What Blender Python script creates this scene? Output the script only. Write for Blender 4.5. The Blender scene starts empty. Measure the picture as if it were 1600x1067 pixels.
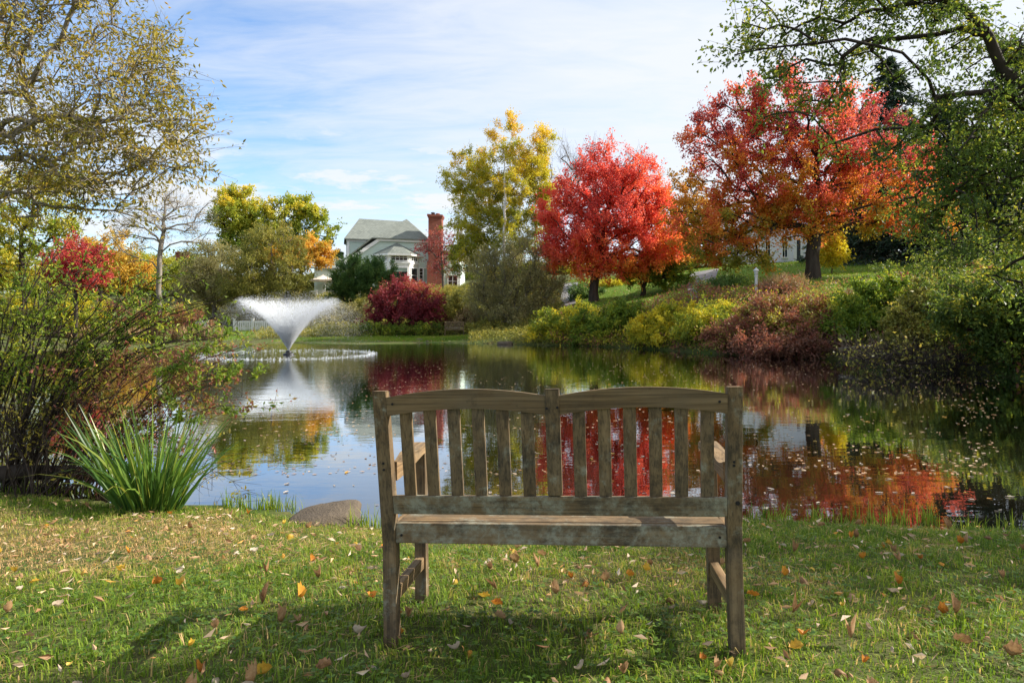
import bpy, bmesh, math
import numpy as np
from mathutils import Vector, Matrix

# ------------------------------------------------------------------ camera, sky, sun, exposure
S = bpy.context.scene
COL = S.collection
F, CX, HY, CAMZ = 1067.0, 800.0, 495.0, 1.5          # focal length and horizon in pixels of the 1600 px photograph

cam = bpy.data.objects.new('camera', bpy.data.cameras.new('camera'))
COL.objects.link(cam)
cam.location = (0, 0, CAMZ)
cam.rotation_euler = (math.radians(90), 0, 0)
cam.data.sensor_width = 36.0
cam.data.lens = 36.0 * F / 1600.0
cam.data.shift_y = -(533.5 - HY) / 1600.0
cam.data.clip_start = 0.05
cam.data.clip_end = 2000
S.camera = cam

SUN_AZ, SUN_EL = math.radians(77), math.radians(34)   # azimuth to the right of the view direction (+Y)
sunvec = Vector((math.sin(SUN_AZ) * math.cos(SUN_EL), math.cos(SUN_AZ) * math.cos(SUN_EL), math.sin(SUN_EL)))
sun = bpy.data.objects.new('sun', bpy.data.lights.new('sun', 'SUN'))
COL.objects.link(sun)
sun.data.energy = 3.7
sun.data.angle = math.radians(0.5)
sun.data.color = (1.0, 0.93, 0.82)
sun.rotation_euler = (-sunvec).to_track_quat('-Z', 'Y').to_euler()
sun.location = (30, 14, 25)

S.view_settings.view_transform = 'Standard'
S.view_settings.look = 'None'
S.view_settings.exposure = 1.25
S.view_settings.gamma = 1.0
S.view_settings.use_curve_mapping = False
S.cycles.max_bounces = 8
S.cycles.diffuse_bounces = 4
S.cycles.glossy_bounces = 3
S.cycles.transmission_bounces = 4
S.cycles.caustics_reflective = False
S.cycles.caustics_refractive = False
S.cycles.use_denoising = True


class NT:
    """small helper to write node trees"""
    def __init__(self, tree):
        self.t = tree
        self.t.nodes.clear()

    def n(self, typ, **kw):
        nd = self.t.nodes.new(typ)
        for k, v in kw.items():
            if k == 'ins':
                for kk, vv in v.items():
                    if isinstance(vv, bpy.types.NodeSocket):
                        self.t.links.new(vv, nd.inputs[kk])
                    else:
                        nd.inputs[kk].default_value = vv
            else:
                setattr(nd, k, v)
        return nd

    def math(self, op, a, b=0.0, c=0.0, clamp=False):
        nd = self.t.nodes.new('ShaderNodeMath')
        nd.operation = op
        nd.use_clamp = clamp
        for i, v in enumerate((a, b, c)):
            if isinstance(v, bpy.types.NodeSocket):
                self.t.links.new(v, nd.inputs[i])
            else:
                nd.inputs[i].default_value = v
        return nd.outputs[0]

    def mix(self, f, a, b, blend='MIX'):
        nd = self.t.nodes.new('ShaderNodeMix')
        nd.data_type = 'RGBA'
        nd.blend_type = blend
        for idx, v in ((0, f), (6, a), (7, b)):
            if isinstance(v, bpy.types.NodeSocket):
                self.t.links.new(v, nd.inputs[idx])
            elif idx == 0:
                nd.inputs[0].default_value = v
            else:
                nd.inputs[idx].default_value = (*v[:3], 1)
        return nd.outputs[2]

    def ramp(self, fac, stops, interp='LINEAR'):
        nd = self.t.nodes.new('ShaderNodeValToRGB')
        cr = nd.color_ramp
        cr.interpolation = interp
        while len(cr.elements) > 1:
            cr.elements.remove(cr.elements[-1])
        for i, (p, c) in enumerate(stops):
            e = cr.elements[0] if i == 0 else cr.elements.new(p)
            e.position = p
            e.color = (*c[:3], 1) if not isinstance(c, (int, float)) else (c, c, c, 1)
        self.t.links.new(fac, nd.inputs[0])
        return nd.outputs[0]

    def noise(self, vec=None, scale=5.0, detail=4.0, rough=0.55, dist=0.0):
        nd = self.t.nodes.new('ShaderNodeTexNoise')
        nd.inputs['Scale'].default_value = scale
        nd.inputs['Detail'].default_value = detail
        nd.inputs['Roughness'].default_value = rough
        nd.inputs['Distortion'].default_value = dist
        if vec is not None:
            self.t.links.new(vec, nd.inputs['Vector'])
        return nd.outputs[0]

    def mapping(self, vec, scale=(1, 1, 1), rot=(0, 0, 0), loc=(0, 0, 0)):
        nd = self.t.nodes.new('ShaderNodeMapping')
        nd.inputs['Scale'].default_value = scale
        nd.inputs['Rotation'].default_value = rot
        nd.inputs['Location'].default_value = loc
        self.t.links.new(vec, nd.inputs['Vector'])
        return nd.outputs[0]

    def link(self, a, b):
        self.t.links.new(a, b)


world = bpy.data.worlds.new('World')
S.world = world
world.use_nodes = True
w = NT(world.node_tree)
SKY_STRENGTH = 0.10
sky = w.n('ShaderNodeTexSky', sky_type='NISHITA', sun_disc=False, sun_elevation=SUN_EL, sun_rotation=SUN_AZ,
          air_density=1.0, dust_density=0.7, ozone_density=1.6, altitude=20)
tc = w.n('ShaderNodeTexCoord')
sx = w.n('ShaderNodeSeparateXYZ', ins={0: tc.outputs['Generated']})
dx, dy, dz = sx.outputs
zz = w.math('ADD', w.math('MAXIMUM', dz, 0.0), 0.13)
cu, cv = w.math('DIVIDE', dx, zz), w.math('DIVIDE', dy, zz)
cvec = w.n('ShaderNodeCombineXYZ', ins={0: cu, 1: cv, 2: 0.37}).outputs[0]
# thin high cirrus, combed along one direction
cir = w.noise(w.mapping(cvec, scale=(0.55, 1.5, 1), rot=(0, 0, 0.5)), scale=0.9, detail=8, rough=0.58, dist=0.4)
cir2 = w.noise(w.mapping(cvec, scale=(0.5, 0.5, 1), loc=(3.1, 1.7, 0)), scale=0.5, detail=4, rough=0.5)
# small puffs in rows, low over the horizon
puf = w.noise(w.mapping(cvec, scale=(0.8, 1.15, 1), rot=(0, 0, -0.25), loc=(8.2, 0.4, 0)), scale=1.9, detail=9, rough=0.62, dist=0.25)
lowm = w.ramp(dz, [(0.02, 0.6), (0.16, 1.0), (0.24, 0.7), (0.34, 0.0)])
rightm = w.math('MULTIPLY_ADD', dx, 0.62, w.math('MULTIPLY_ADD', dz, 0.50, -0.34))           # the cover thickens towards the right and overhead
cir3 = w.noise(w.mapping(cvec, scale=(0.7, 2.0, 1), rot=(0, 0, 0.75), loc=(5, 2, 0)), scale=3.0, detail=8, rough=0.62, dist=0.5)
c1 = w.math('ADD', w.math('MULTIPLY_ADD', cir, 1.2, w.math('MULTIPLY_ADD', cir3, 0.75, w.math('MULTIPLY', cir2, 0.55))), rightm)
c1 = w.ramp(w.math('MULTIPLY', c1, 0.75), [(0.0, 0.0), (0.46, 0.0), (0.64, 0.42), (0.80, 0.70), (1.0, 0.92)])
c2 = w.math('MULTIPLY', w.ramp(puf, [(0.45, 0.0), (0.56, 1.0)]), lowm)
cm = w.math('MAXIMUM', c1, c2, clamp=True)
skyc = w.mix(1.0, sky.outputs[0], (0.90, 1.0, 1.12), 'MULTIPLY')
col = w.mix(cm, skyc, (4.0, 4.12, 4.28))
bg = w.n('ShaderNodeBackground', ins={'Color': col, 'Strength': SKY_STRENGTH})
wo = w.n('ShaderNodeOutputWorld', ins={'Surface': bg.outputs[0]})


# ------------------------------------------------------------------ helpers
def P(px, py, Y):
    """world point seen at a pixel of the photograph at distance Y"""
    return np.array([(px - CX) * Y / F, Y, CAMZ + (HY - py) * Y / F])


def W(px, py, z=0.0):
    """point of the level z seen at a pixel below the horizon"""
    Y = (CAMZ - z) * F / (py - HY)
    return ((px - CX) * Y / F, Y)


def c8(r, g, b):
    f = lambda v: (v / 255 / 12.92) if v / 255 <= 0.04045 else ((v / 255 + 0.055) / 1.055) ** 2.4
    return (f(r), f(g), f(b))


def vnoise(x, y, scale, seed):
    """value noise in 0..1"""
    r = np.random.RandomState(seed)
    T = r.rand(64, 64)
    x = np.asarray(x) / scale + 1000.3
    y = np.asarray(y) / scale + 1000.7
    xi, yi = np.floor(x).astype(int), np.floor(y).astype(int)
    fx, fy = x - xi, y - yi
    fx, fy = fx * fx * (3 - 2 * fx), fy * fy * (3 - 2 * fy)
    g = lambda a, b: T[a % 64, b % 64]
    return (g(xi, yi) * (1 - fx) + g(xi + 1, yi) * fx) * (1 - fy) + (g(xi, yi + 1) * (1 - fx) + g(xi + 1, yi + 1) * fx) * fy


def tag(o, label=None, cat=None, group=None, kind=None):
    if label: o['label'] = label
    if cat: o['category'] = cat
    if group: o['group'] = group
    if kind: o['kind'] = kind
    return o


def empty(name, loc, rz=0.0, label=None, cat=None, group=None):
    o = bpy.data.objects.new(name, None)
    o.empty_display_size = 0.2
    COL.objects.link(o)
    o.location = [float(v) for v in loc]
    o.rotation_euler = (0, 0, rz)
    return tag(o, label, cat, group)


def link(name, me, mats, parent=None):
    for m in (mats if isinstance(mats, (list, tuple)) else [mats]):
        me.materials.append(m)
    o = bpy.data.objects.new(name, me)
    COL.objects.link(o)
    if parent is not None:
        o.parent = parent
    return o


def np_mesh(name, V, faces, tint=None, smooth=False, mat_idx=None):
    """mesh from arrays; faces is a list of (n,k) index arrays"""
    me = bpy.data.meshes.new(name)
    V = np.asarray(V, dtype=np.float32)
    me.vertices.add(len(V))
    me.vertices.foreach_set('co', V.ravel())
    faces = [np.asarray(f, dtype=np.int32) for f in faces if len(f)]
    nl = sum(f.size for f in faces)
    npoly = sum(len(f) for f in faces)
    me.loops.add(nl)
    me.loops.foreach_set('vertex_index', np.concatenate([f.ravel() for f in faces]))
    me.polygons.add(npoly)
    tot = np.concatenate([np.full(len(f), f.shape[1], dtype=np.int32) for f in faces])
    start = np.concatenate([[0], np.cumsum(tot)[:-1]]).astype(np.int32)
    me.polygons.foreach_set('loop_start', start)
    me.polygons.foreach_set('loop_total', tot)
    if mat_idx is not None:
        me.polygons.foreach_set('material_index', np.asarray(mat_idx, dtype=np.int32))
    me.polygons.foreach_set('use_smooth', np.full(npoly, smooth, dtype=bool))
    me.update(calc_edges=True)
    if tint is not None:
        a = me.attributes.new('tint', 'FLOAT', 'FACE')
        a.data.foreach_set('value', np.asarray(tint, dtype=np.float32))
    return me


class MB:
    """collects boxes, prisms and lathes into ONE mesh (several materials possible)"""
    def __init__(self):
        self.v, self.f, self.m = [], [], []

    def poly(self, pts, mi=0):
        i = len(self.v)
        self.v += [tuple(map(float, p)) for p in pts]
        self.f.append(list(range(i, i + len(pts))))
        self.m.append(mi)

    def box(self, x0, x1, y0, y1, z0, z1, mi=0):
        i = len(self.v)
        self.v += [(x0, y0, z0), (x1, y0, z0), (x1, y1, z0), (x0, y1, z0), (x0, y0, z1), (x1, y0, z1), (x1, y1, z1), (x0, y1, z1)]
        for q in ((0, 3, 2, 1), (4, 5, 6, 7), (0, 1, 5, 4), (1, 2, 6, 5), (2, 3, 7, 6), (3, 0, 4, 7)):
            self.f.append([i + k for k in q]); self.m.append(mi)

    def prism(self, a, b, mi=0):
        """solid between two polygons with the same number of corners"""
        n = len(a); i = len(self.v)
        self.v += [tuple(map(float, p)) for p in a] + [tuple(map(float, p)) for p in b]
        self.f.append([i + k for k in range(n)][::-1]); self.m.append(mi)
        self.f.append([i + n + k for k in range(n)]); self.m.append(mi)
        for k in range(n):
            self.f.append([i + k, i + (k + 1) % n, i + n + (k + 1) % n, i + n + k]); self.m.append(mi)

    def lathe(self, prof, c=(0, 0, 0), k=12, mi=0):
        i = len(self.v)
        for r, z in prof:
            for j in range(k):
                a = 2 * math.pi * j / k
                self.v.append((c[0] + r * math.cos(a), c[1] + r * math.sin(a), c[2] + z))
        for s in range(len(prof) - 1):
            for j in range(k):
                self.f.append([i + s * k + j, i + s * k + (j + 1) % k, i + (s + 1) * k + (j + 1) % k, i + (s + 1) * k + j]); self.m.append(mi)
        self.f.append([i + j for j in range(k)][::-1]); self.m.append(mi)
        self.f.append([i + (len(prof) - 1) * k + j for j in range(k)]); self.m.append(mi)

    def build(self, name, mats, parent=None, bevel=0.0, seg=2, smooth=False):
        me = bpy.data.meshes.new(name)
        me.from_pydata(self.v, [], self.f)
        me.polygons.foreach_set('material_index', self.m)
        bm = bmesh.new(); bm.from_mesh(me)
        bmesh.ops.recalc_face_normals(bm, faces=bm.faces)
        if bevel:
            bmesh.ops.bevel(bm, geom=bm.edges[:], offset=bevel, segments=seg, affect='EDGES', profile=0.6)
        if smooth:
            for f in bm.faces: f.smooth = True
        bm.to_mesh(me); bm.free()
        return link(name, me, mats, parent)


# ------------------------------------------------------------------ materials
def mat(name):
    m = bpy.data.materials.new(name)
    m.use_nodes = True
    return m, NT(m.node_tree)


def finish(t, shader):
    t.n('ShaderNodeOutputMaterial', ins={'Surface': shader})


def simple(name, color, rough=0.6, metallic=0.0, var=0.25, scale=4.0, bump=0.0, spec=0.4):
    m, t = mat(name)
    co = t.n('ShaderNodeTexCoord').outputs['Object']
    nz = t.noise(co, scale, 6, 0.6)
    c = t.mix(nz, [v * (1 - var) for v in color], [min(1, v * (1 + var)) for v in color])
    b = t.n('ShaderNodeBsdfPrincipled', ins={'Base Color': c, 'Roughness': rough, 'Metallic': metallic, 'Specular IOR Level': spec})
    if bump:
        bp = t.n('ShaderNodeBump', ins={'Strength': bump, 'Distance': 0.02, 'Height': t.noise(co, scale * 6, 6, 0.65)})
        t.link(bp.outputs[0], b.inputs['Normal'])
    finish(t, b.outputs[0])
    return m


LEAF_GAIN = 1.35


def leafmat(name, stops, transl=0.35, rough=0.5, spec=0.3):
    """leaf colour by the per-leaf attribute tint; thin leaves let light through"""
    m, t = mat(name)
    at = t.n('ShaderNodeAttribute', attribute_name='tint', attribute_type='GEOMETRY')
    c = t.ramp(at.outputs['Fac'], [(q, [min(.8, v * LEAF_GAIN) for v in k]) for q, k in stops])
    b = t.n('ShaderNodeBsdfPrincipled', ins={'Base Color': c, 'Roughness': rough, 'Specular IOR Level': spec})
    tr = t.n('ShaderNodeBsdfTranslucent', ins={'Color': t.mix(1.0, c, (1.25, 1.2, 0.9), 'MULTIPLY')})
    mx = t.n('ShaderNodeMixShader', ins={0: transl, 1: b.outputs[0], 2: tr.outputs[0]})
    finish(t, mx.outputs[0])
    return m


def bark(name, c0, c1, scale=6.0):
    m, t = mat(name)
    co = t.n('ShaderNodeTexCoord').outputs['Object']
    v = t.mapping(co, scale=(1, 1, 0.25))
    nz = t.noise(v, scale, 8, 0.65)
    c = t.ramp(nz, [(0.3, c0), (0.7, c1)])
    bp = t.n('ShaderNodeBump', ins={'Strength': 0.6, 'Distance': 0.03, 'Height': nz})
    b = t.n('ShaderNodeBsdfPrincipled', ins={'Base Color': c, 'Roughness': 0.85, 'Specular IOR Level': 0.2, 'Normal': bp.outputs[0]})
    finish(t, b.outputs[0])
    return m


BARK_DARK = bark('dark_bark', (0.025, 0.018, 0.013), (0.075, 0.058, 0.045))
BARK_GREY = bark('grey_bark', (0.09, 0.075, 0.06), (0.22, 0.19, 0.155))
BARK_LIGHT = bark('pale_bark', (0.16, 0.14, 0.115), (0.33, 0.29, 0.24))
BARK_RED = bark('reddish_twig_bark', (0.05, 0.025, 0.02), (0.13, 0.07, 0.055), 12)


def birch_bark():
    m, t = mat('white_birch_bark')
    co = t.n('ShaderNodeTexCoord').outputs['Object']
    nz = t.noise(t.mapping(co, scale=(1.0, 1.0, 6)), 2.5, 6, 0.7)
    c = t.ramp(nz, [(0.36, (0.05, 0.045, 0.04)), (0.46, (0.62, 0.59, 0.53)), (0.8, (0.75, 0.73, 0.68))])
    b = t.n('ShaderNodeBsdfPrincipled', ins={'Base Color': c, 'Roughness': 0.7})
    finish(t, b.outputs[0])
    return m


BIRCH = birch_bark()
L_OLIVE = leafmat('olive_yellow_leaf', [(0, (0.075, 0.10, 0.016)), (0.35, (0.20, 0.18, 0.03)), (0.7, (0.37, 0.30, 0.05)), (1, (0.38, 0.25, 0.06))], 0.45)
L_DARKGREEN = leafmat('dark_green_leaf', [(0, (0.04, 0.07, 0.016)), (0.5, (0.09, 0.14, 0.025)), (0.8, (0.20, 0.23, 0.03)), (1, (0.44, 0.38, 0.045))], 0.48)
L_SCARLET = leafmat('scarlet_maple_leaf', [(0, (0.30, 0.055, 0.055)), (0.35, (0.56, 0.095, 0.08)), (0.62, (0.59, 0.14, 0.07)), (0.85, (0.59, 0.24, 0.05)), (1, (0.52, 0.32, 0.045))], 0.55)
L_ORANGE = leafmat('red_to_orange_maple_leaf', [(0, (0.24, 0.055, 0.06)), (0.25, (0.45, 0.085, 0.085)), (0.45, (0.50, 0.12, 0.055)), (0.64, (0.50, 0.21, 0.032)), (0.82, (0.40, 0.25, 0.03)), (1, (0.20, 0.21, 0.03))], 0.55)
L_YELLOW = leafmat('yellow_birch_leaf', [(0, (0.14, 0.17, 0.022)), (0.35, (0.34, 0.34, 0.03)), (0.7, (0.56, 0.44, 0.04)), (1, (0.58, 0.33, 0.035))], 0.45)
L_GREENYEL = leafmat('green_turning_yellow_leaf', [(0, (0.11, 0.17, 0.022)), (0.5, (0.28, 0.31, 0.036)), (0.85, (0.56, 0.45, 0.045)), (1, (0.64, 0.36, 0.04))], 0.45)
L_ORANGEYEL = leafmat('orange_yellow_leaf', [(0, (0.22, 0.20, 0.03)), (0.3, (0.48, 0.32, 0.05)), (0.7, (0.56, 0.35, 0.06)), (1, (0.52, 0.24, 0.05))], 0.38)
L_GREYOLIVE = leafmat('grey_olive_leaf', [(0, (0.11, 0.11, 0.045)), (0.5, (0.22, 0.205, 0.085)), (0.85, (0.34, 0.31, 0.14)), (1, (0.42, 0.32, 0.09))], 0.38)
L_WILLOW = leafmat('olive_willow_leaf', [(0, (0.08, 0.095, 0.02)), (0.5, (0.19, 0.19, 0.038)), (0.85, (0.33, 0.29, 0.06)), (1, (0.44, 0.31, 0.06))], 0.4)
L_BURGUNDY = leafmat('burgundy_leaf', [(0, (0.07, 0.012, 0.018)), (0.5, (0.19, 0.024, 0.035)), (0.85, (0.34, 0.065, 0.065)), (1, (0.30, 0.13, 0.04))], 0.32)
L_PURPLE = leafmat('purple_red_leaf', [(0, (0.11, 0.02, 0.03)), (0.6, (0.30, 0.05, 0.055)), (1, (0.42, 0.14, 0.07))], 0.3)
L_CRIMSON = leafmat('crimson_leaf', [(0, (0.14, 0.02, 0.025)), (0.5, (0.38, 0.04, 0.05)), (1, (0.52, 0.12, 0.07))], 0.4)
L_EVERGREEN = leafmat('evergreen_needle', [(0, (0.022, 0.058, 0.018)), (0.5, (0.07, 0.14, 0.035)), (1, (0.17, 0.25, 0.06))], 0.3)
L_SPRUCE = leafmat('dark_spruce_needle', [(0, (0.010, 0.022, 0.014)), (0.6, (0.022, 0.042, 0.022)), (1, (0.045, 0.07, 0.03))], 0.1)
L_BRIGHTGREEN = leafmat('bright_green_leaf', [(0, (0.05, 0.095, 0.012)), (0.5, (0.14, 0.21, 0.024)), (0.85, (0.32, 0.34, 0.035)), (1, (0.50, 0.40, 0.04))], 0.45)
L_YELLOWBUSH = leafmat('yellow_and_green_leaf', [(0, (0.08, 0.12, 0.018)), (0.4, (0.20, 0.25, 0.03)), (0.65, (0.40, 0.37, 0.03)), (1, (0.62, 0.46, 0.03))], 0.45)
L_REDBROWN = leafmat('red_brown_leaf', [(0, (0.11, 0.06, 0.035)), (0.3, (0.21, 0.09, 0.055)), (0.5, (0.30, 0.10, 0.07)), (0.66, (0.20, 0.17, 0.04)), (0.85, (0.28, 0.27, 0.045)), (1, (0.42, 0.36, 0.05))], 0.35)
L_BROWN = leafmat('brown_orange_leaf', [(0, (0.12, 0.09, 0.02)), (0.5, (0.32, 0.16, 0.025)), (1, (0.50, 0.24, 0.03))], 0.35)
L_REED = leafmat('tan_reed', [(0, (0.13, 0.085, 0.04)), (0.6, (0.30, 0.21, 0.10)), (1, (0.42, 0.32, 0.17))], 0.25)
L_IRIS = leafmat('iris_blade', [(0, (0.035, 0.09, 0.025)), (0.55, (0.10, 0.18, 0.03)), (0.85, (0.16, 0.24, 0.035)), (1, (0.34, 0.32, 0.07))], 0.4, 0.35, 0.5)
LEAF_GAIN = 1.25
L_GRASS = leafmat('grass_blade', [(0, (0.055, 0.11, 0.012)), (0.3, (0.12, 0.20, 0.018)), (0.5, (0.22, 0.30, 0.03)), (0.66, (0.32, 0.32, 0.06)), (0.8, (0.44, 0.34, 0.12)), (1, (0.56, 0.37, 0.18))], 0.42, 0.5, 0.3)
L_CLOVER = leafmat('clover_leaf', [(0, (0.035, 0.085, 0.014)), (1, (0.13, 0.20, 0.025))], 0.3)
L_LITTER = leafmat('leaf_litter', [(0, (0.17, 0.085, 0.04)), (0.3, (0.38, 0.22, 0.11)), (0.6, (0.55, 0.38, 0.24)), (0.85, (0.62, 0.50, 0.38)), (1, (0.62, 0.27, 0.03))], 0.2)


def wood(name, axis, lichen=0.0, warm=0.0):
    """weathered teak with the grain along one axis, dark stains, pale lichen"""
    m, t = mat(name)
    co = t.n('ShaderNodeTexCoord').outputs['Object']
    sc = [38.0, 38.0, 38.0]; sc[axis] = 2.2
    g = t.noise(t.mapping(co, scale=sc), 1.0, 7, 0.62, 0.4)
    base = t.ramp(g, [(0.28, (0.080 + warm * .04, 0.050 + warm * .02, 0.024)), (0.5, (0.185 + warm * .10, 0.122 + warm * .06, 0.060 + warm * .03)), (0.75, (0.29 + warm * .14, 0.20 + warm * .10, 0.105 + warm * .05))])
    big = t.noise(co, 5.0, 6, 0.65)
    base = t.mix(t.ramp(big, [(0.42, 0.0), (0.66, 0.6)]), base, (0.16, 0.125, 0.08))
    sc2 = [60.0, 60.0, 60.0]; sc2[axis] = 8
    st = t.noise(t.mapping(co, scale=sc2), 1.0, 4, 0.7)
    blot = t.noise(co, 14.0, 6, 0.7)
    stain = t.math('MULTIPLY', t.ramp(blot, [(0.56, 0.0), (0.72, 0.8)]), t.ramp(st, [(0.35, 0.2), (0.6, 0.9)]))
    base = t.mix(stain, base, (0.035, 0.028, 0.020))
    sc3 = [150.0, 150.0, 150.0]; sc3[axis] = 1.6
    base = t.mix(t.ramp(t.noise(t.mapping(co, scale=sc3), 1.0, 3, 0.7, 0.2), [(0.50, 0.0), (0.66, 0.65)]), base, (0.045, 0.034, 0.022))
    if lichen:
        li = t.noise(co, 9.0, 8, 0.72, 0.3)
        ls = t.noise(co, 55.0, 4, 0.7)
        lm = t.math('MULTIPLY', t.ramp(li, [(0.58 - lichen * .16, 0.0), (0.68 - lichen * .12, 1.0)]), t.ramp(ls, [(0.36, 0.15), (0.6, 0.85)]))
        base = t.mix(lm, base, (0.30, 0.30, 0.23))
        dk = t.math('MULTIPLY', t.ramp(t.noise(t.mapping(co, loc=(4, 2, 1)), 7.0, 8, 0.75), [(0.47, 0.0), (0.60, 0.75)]), t.ramp(t.noise(t.mapping(co, scale=sc2), 1.6, 4, 0.7), [(0.36, 0.15), (0.6, 1.0)]))
        base = t.mix(dk, base, (0.03, 0.026, 0.02))
    h = t.math('ADD', t.math('MULTIPLY', g, 0.7), t.math('MULTIPLY', blot, 0.3))
    bp = t.n('ShaderNodeBump', ins={'Strength': 0.55, 'Distance': 0.004, 'Height': h})
    b = t.n('ShaderNodeBsdfPrincipled', ins={'Base Color': base, 'Roughness': 0.82, 'Specular IOR Level': 0.25, 'Normal': bp.outputs[0]})
    finish(t, b.outputs[0])
    return m


WOOD_X, WOOD_Z, WOOD_Y = wood('weathered_teak_lengthwise', 0), wood('weathered_teak_upright', 2, 0.12), wood('weathered_teak_crosswise', 1, 0, 1.0)
WOOD_XL = wood('lichened_teak', 0, 1.0)
WOOD_SEAT = wood('bleached_teak_seat', 0, 0.3, 0.4)
PEG = simple('dark_peg', (0.012, 0.010, 0.008), 0.8)
WHITE = simple('white_paint', (0.85, 0.85, 0.83), 0.5, var=0.08)
WHITE_OLD = simple('weathered_white_paint', (0.58, 0.57, 0.54), 0.6, var=0.2)
GLASS = simple('dark_window_glass', (0.02, 0.026, 0.028), 0.05, var=0.2, spec=0.9)
BLIND = simple('window_blind', (0.34, 0.42, 0.36), 0.7, var=0.1)
SLATE_DARK = simple('dark_shutter', (0.05, 0.055, 0.065), 0.6)
METAL_DARK = simple('dark_metal', (0.03, 0.03, 0.032), 0.4, 0.6)


def siding(name, color, pitch):
    m, t = mat(name)
    co = t.n('ShaderNodeTexCoord').outputs['Object']
    sp = t.n('ShaderNodeSeparateXYZ', ins={0: co})
    z = t.math('FRACT', t.math('DIVIDE', sp.outputs[2], pitch))
    nz = t.noise(t.mapping(co, scale=(0.6, 0.6, 3)), 1.5, 6, 0.6)
    c = t.mix(nz, [v * 0.86 for v in color], [min(1, v * 1.1) for v in color])
    bp = t.n('ShaderNodeBump', ins={'Strength': 1.0, 'Distance': 0.03, 'Height': t.math('SUBTRACT', 1.0, z)})
    b = t.n('ShaderNodeBsdfPrincipled', ins={'Base Color': c, 'Roughness': 0.65, 'Normal': bp.outputs[0]})
    finish(t, b.outputs[0])
    return m


def shingles(name, c0, c1):
    m, t = mat(name)
    co = t.n('ShaderNodeTexCoord').outputs['Object']
    sp = t.n('ShaderNodeSeparateXYZ', ins={0: co})
    uv = t.n('ShaderNodeCombineXYZ', ins={0: sp.outputs[0], 1: t.math('MULTIPLY', sp.outputs[2], 1.2), 2: 0.0}).outputs[0]
    br = t.n('ShaderNodeTexBrick', ins={'Vector': uv, 'Scale': 2.2, 'Color1': (*c0, 1), 'Color2': (*c1, 1), 'Mortar': (*[v * .55 for v in c0], 1), 'Mortar Size': 0.03, 'Brick Width': 0.6, 'Row Height': 0.4})
    nz = t.noise(co, 0.8, 6, 0.65)
    c = t.mix(t.ramp(nz, [(0.35, 0.0), (0.7, 0.6)]), br.outputs[0], c1)
    b = t.n('ShaderNodeBsdfPrincipled', ins={'Base Color': c, 'Roughness': 0.85})
    finish(t, b.outputs[0])
    return m


def brickmat(name):
    m, t = mat(name)
    co = t.n('ShaderNodeTexCoord').outputs['Object']
    sp = t.n('ShaderNodeSeparateXYZ', ins={0: co})
    uv = t.n('ShaderNodeCombineXYZ', ins={0: t.math('ADD', sp.outputs[0], sp.outputs[1]), 1: sp.outputs[2], 2: 0.0}).outputs[0]
    br = t.n('ShaderNodeTexBrick', ins={'Vector': uv, 'Scale': 1.0, 'Color1': (0.33, 0.085, 0.042, 1), 'Color2': (0.21, 0.05, 0.03, 1), 'Mortar': (0.20, 0.095, 0.065, 1), 'Mortar Size': 0.012, 'Brick Width': 0.24, 'Row Height': 0.085})
    nz = t.noise(co, 1.2, 6, 0.65)
    c = t.mix(t.ramp(nz, [(0.4, 0.0), (0.75, 0.5)]), br.outputs[0], (0.17, 0.045, 0.035))
    b = t.n('ShaderNodeBsdfPrincipled', ins={'Base Color': c, 'Roughness': 0.85})
    finish(t, b.outputs[0])
    return m


SAGE = siding('pale_sage_clapboard', (0.55, 0.66, 0.58), 0.16)
WHITE_SIDING = siding('white_clapboard', (0.78, 0.79, 0.80), 0.18)
ROOF = shingles('grey_green_shingle', (0.15, 0.17, 0.15), (0.225, 0.245, 0.215))
ROOF_GREY = shingles('grey_shingle', (0.11, 0.11, 0.115), (0.18, 0.18, 0.18))
BRICK = brickmat('red_brick')


def ground_material():
    m, t = mat('ground_surface')
    co = t.n('ShaderNodeTexCoord').outputs['Object']
    lawn = t.n('ShaderNodeAttribute', attribute_name='lawn', attribute_type='GEOMETRY').outputs['Fac']
    n1, n2, n3 = t.noise(co, 9.0, 8, 0.7), t.noise(co, 0.7, 5, 0.6), t.noise(co, 45.0, 5, 0.7)
    soil = t.ramp(t.math('MULTIPLY_ADD', n1, 0.6, t.math('MULTIPLY', n3, 0.4)), [(0.32, (0.04, 0.03, 0.016)), (0.5, (0.12, 0.088, 0.042)), (0.7, (0.26, 0.18, 0.09))])
    mossy = t.mix(t.ramp(n2, [(0.3, 0.15), (0.6, 0.8)]), soil, (0.06, 0.105, 0.018))
    gr = t.ramp(t.math('MULTIPLY_ADD', n2, 0.45, t.math('MULTIPLY', n1, 0.55)), [(0.3, (0.075, 0.15, 0.018)), (0.52, (0.12, 0.21, 0.025)), (0.72, (0.23, 0.26, 0.04))])
    lf = t.ramp(t.noise(co, 5.5, 4, 0.8), [(0.62, 0.0), (0.68, 0.8)])
    gr = t.mix(lf, gr, (0.36, 0.20, 0.06))
    c = t.mix(lawn, mossy, gr)
    bp = t.n('ShaderNodeBump', ins={'Strength': 0.6, 'Distance': 0.05, 'Height': n1})
    b = t.n('ShaderNodeBsdfPrincipled', ins={'Base Color': c, 'Roughness': 0.95, 'Specular IOR Level': 0.15, 'Normal': bp.outputs[0]})
    finish(t, b.outputs[0])
    return m


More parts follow.
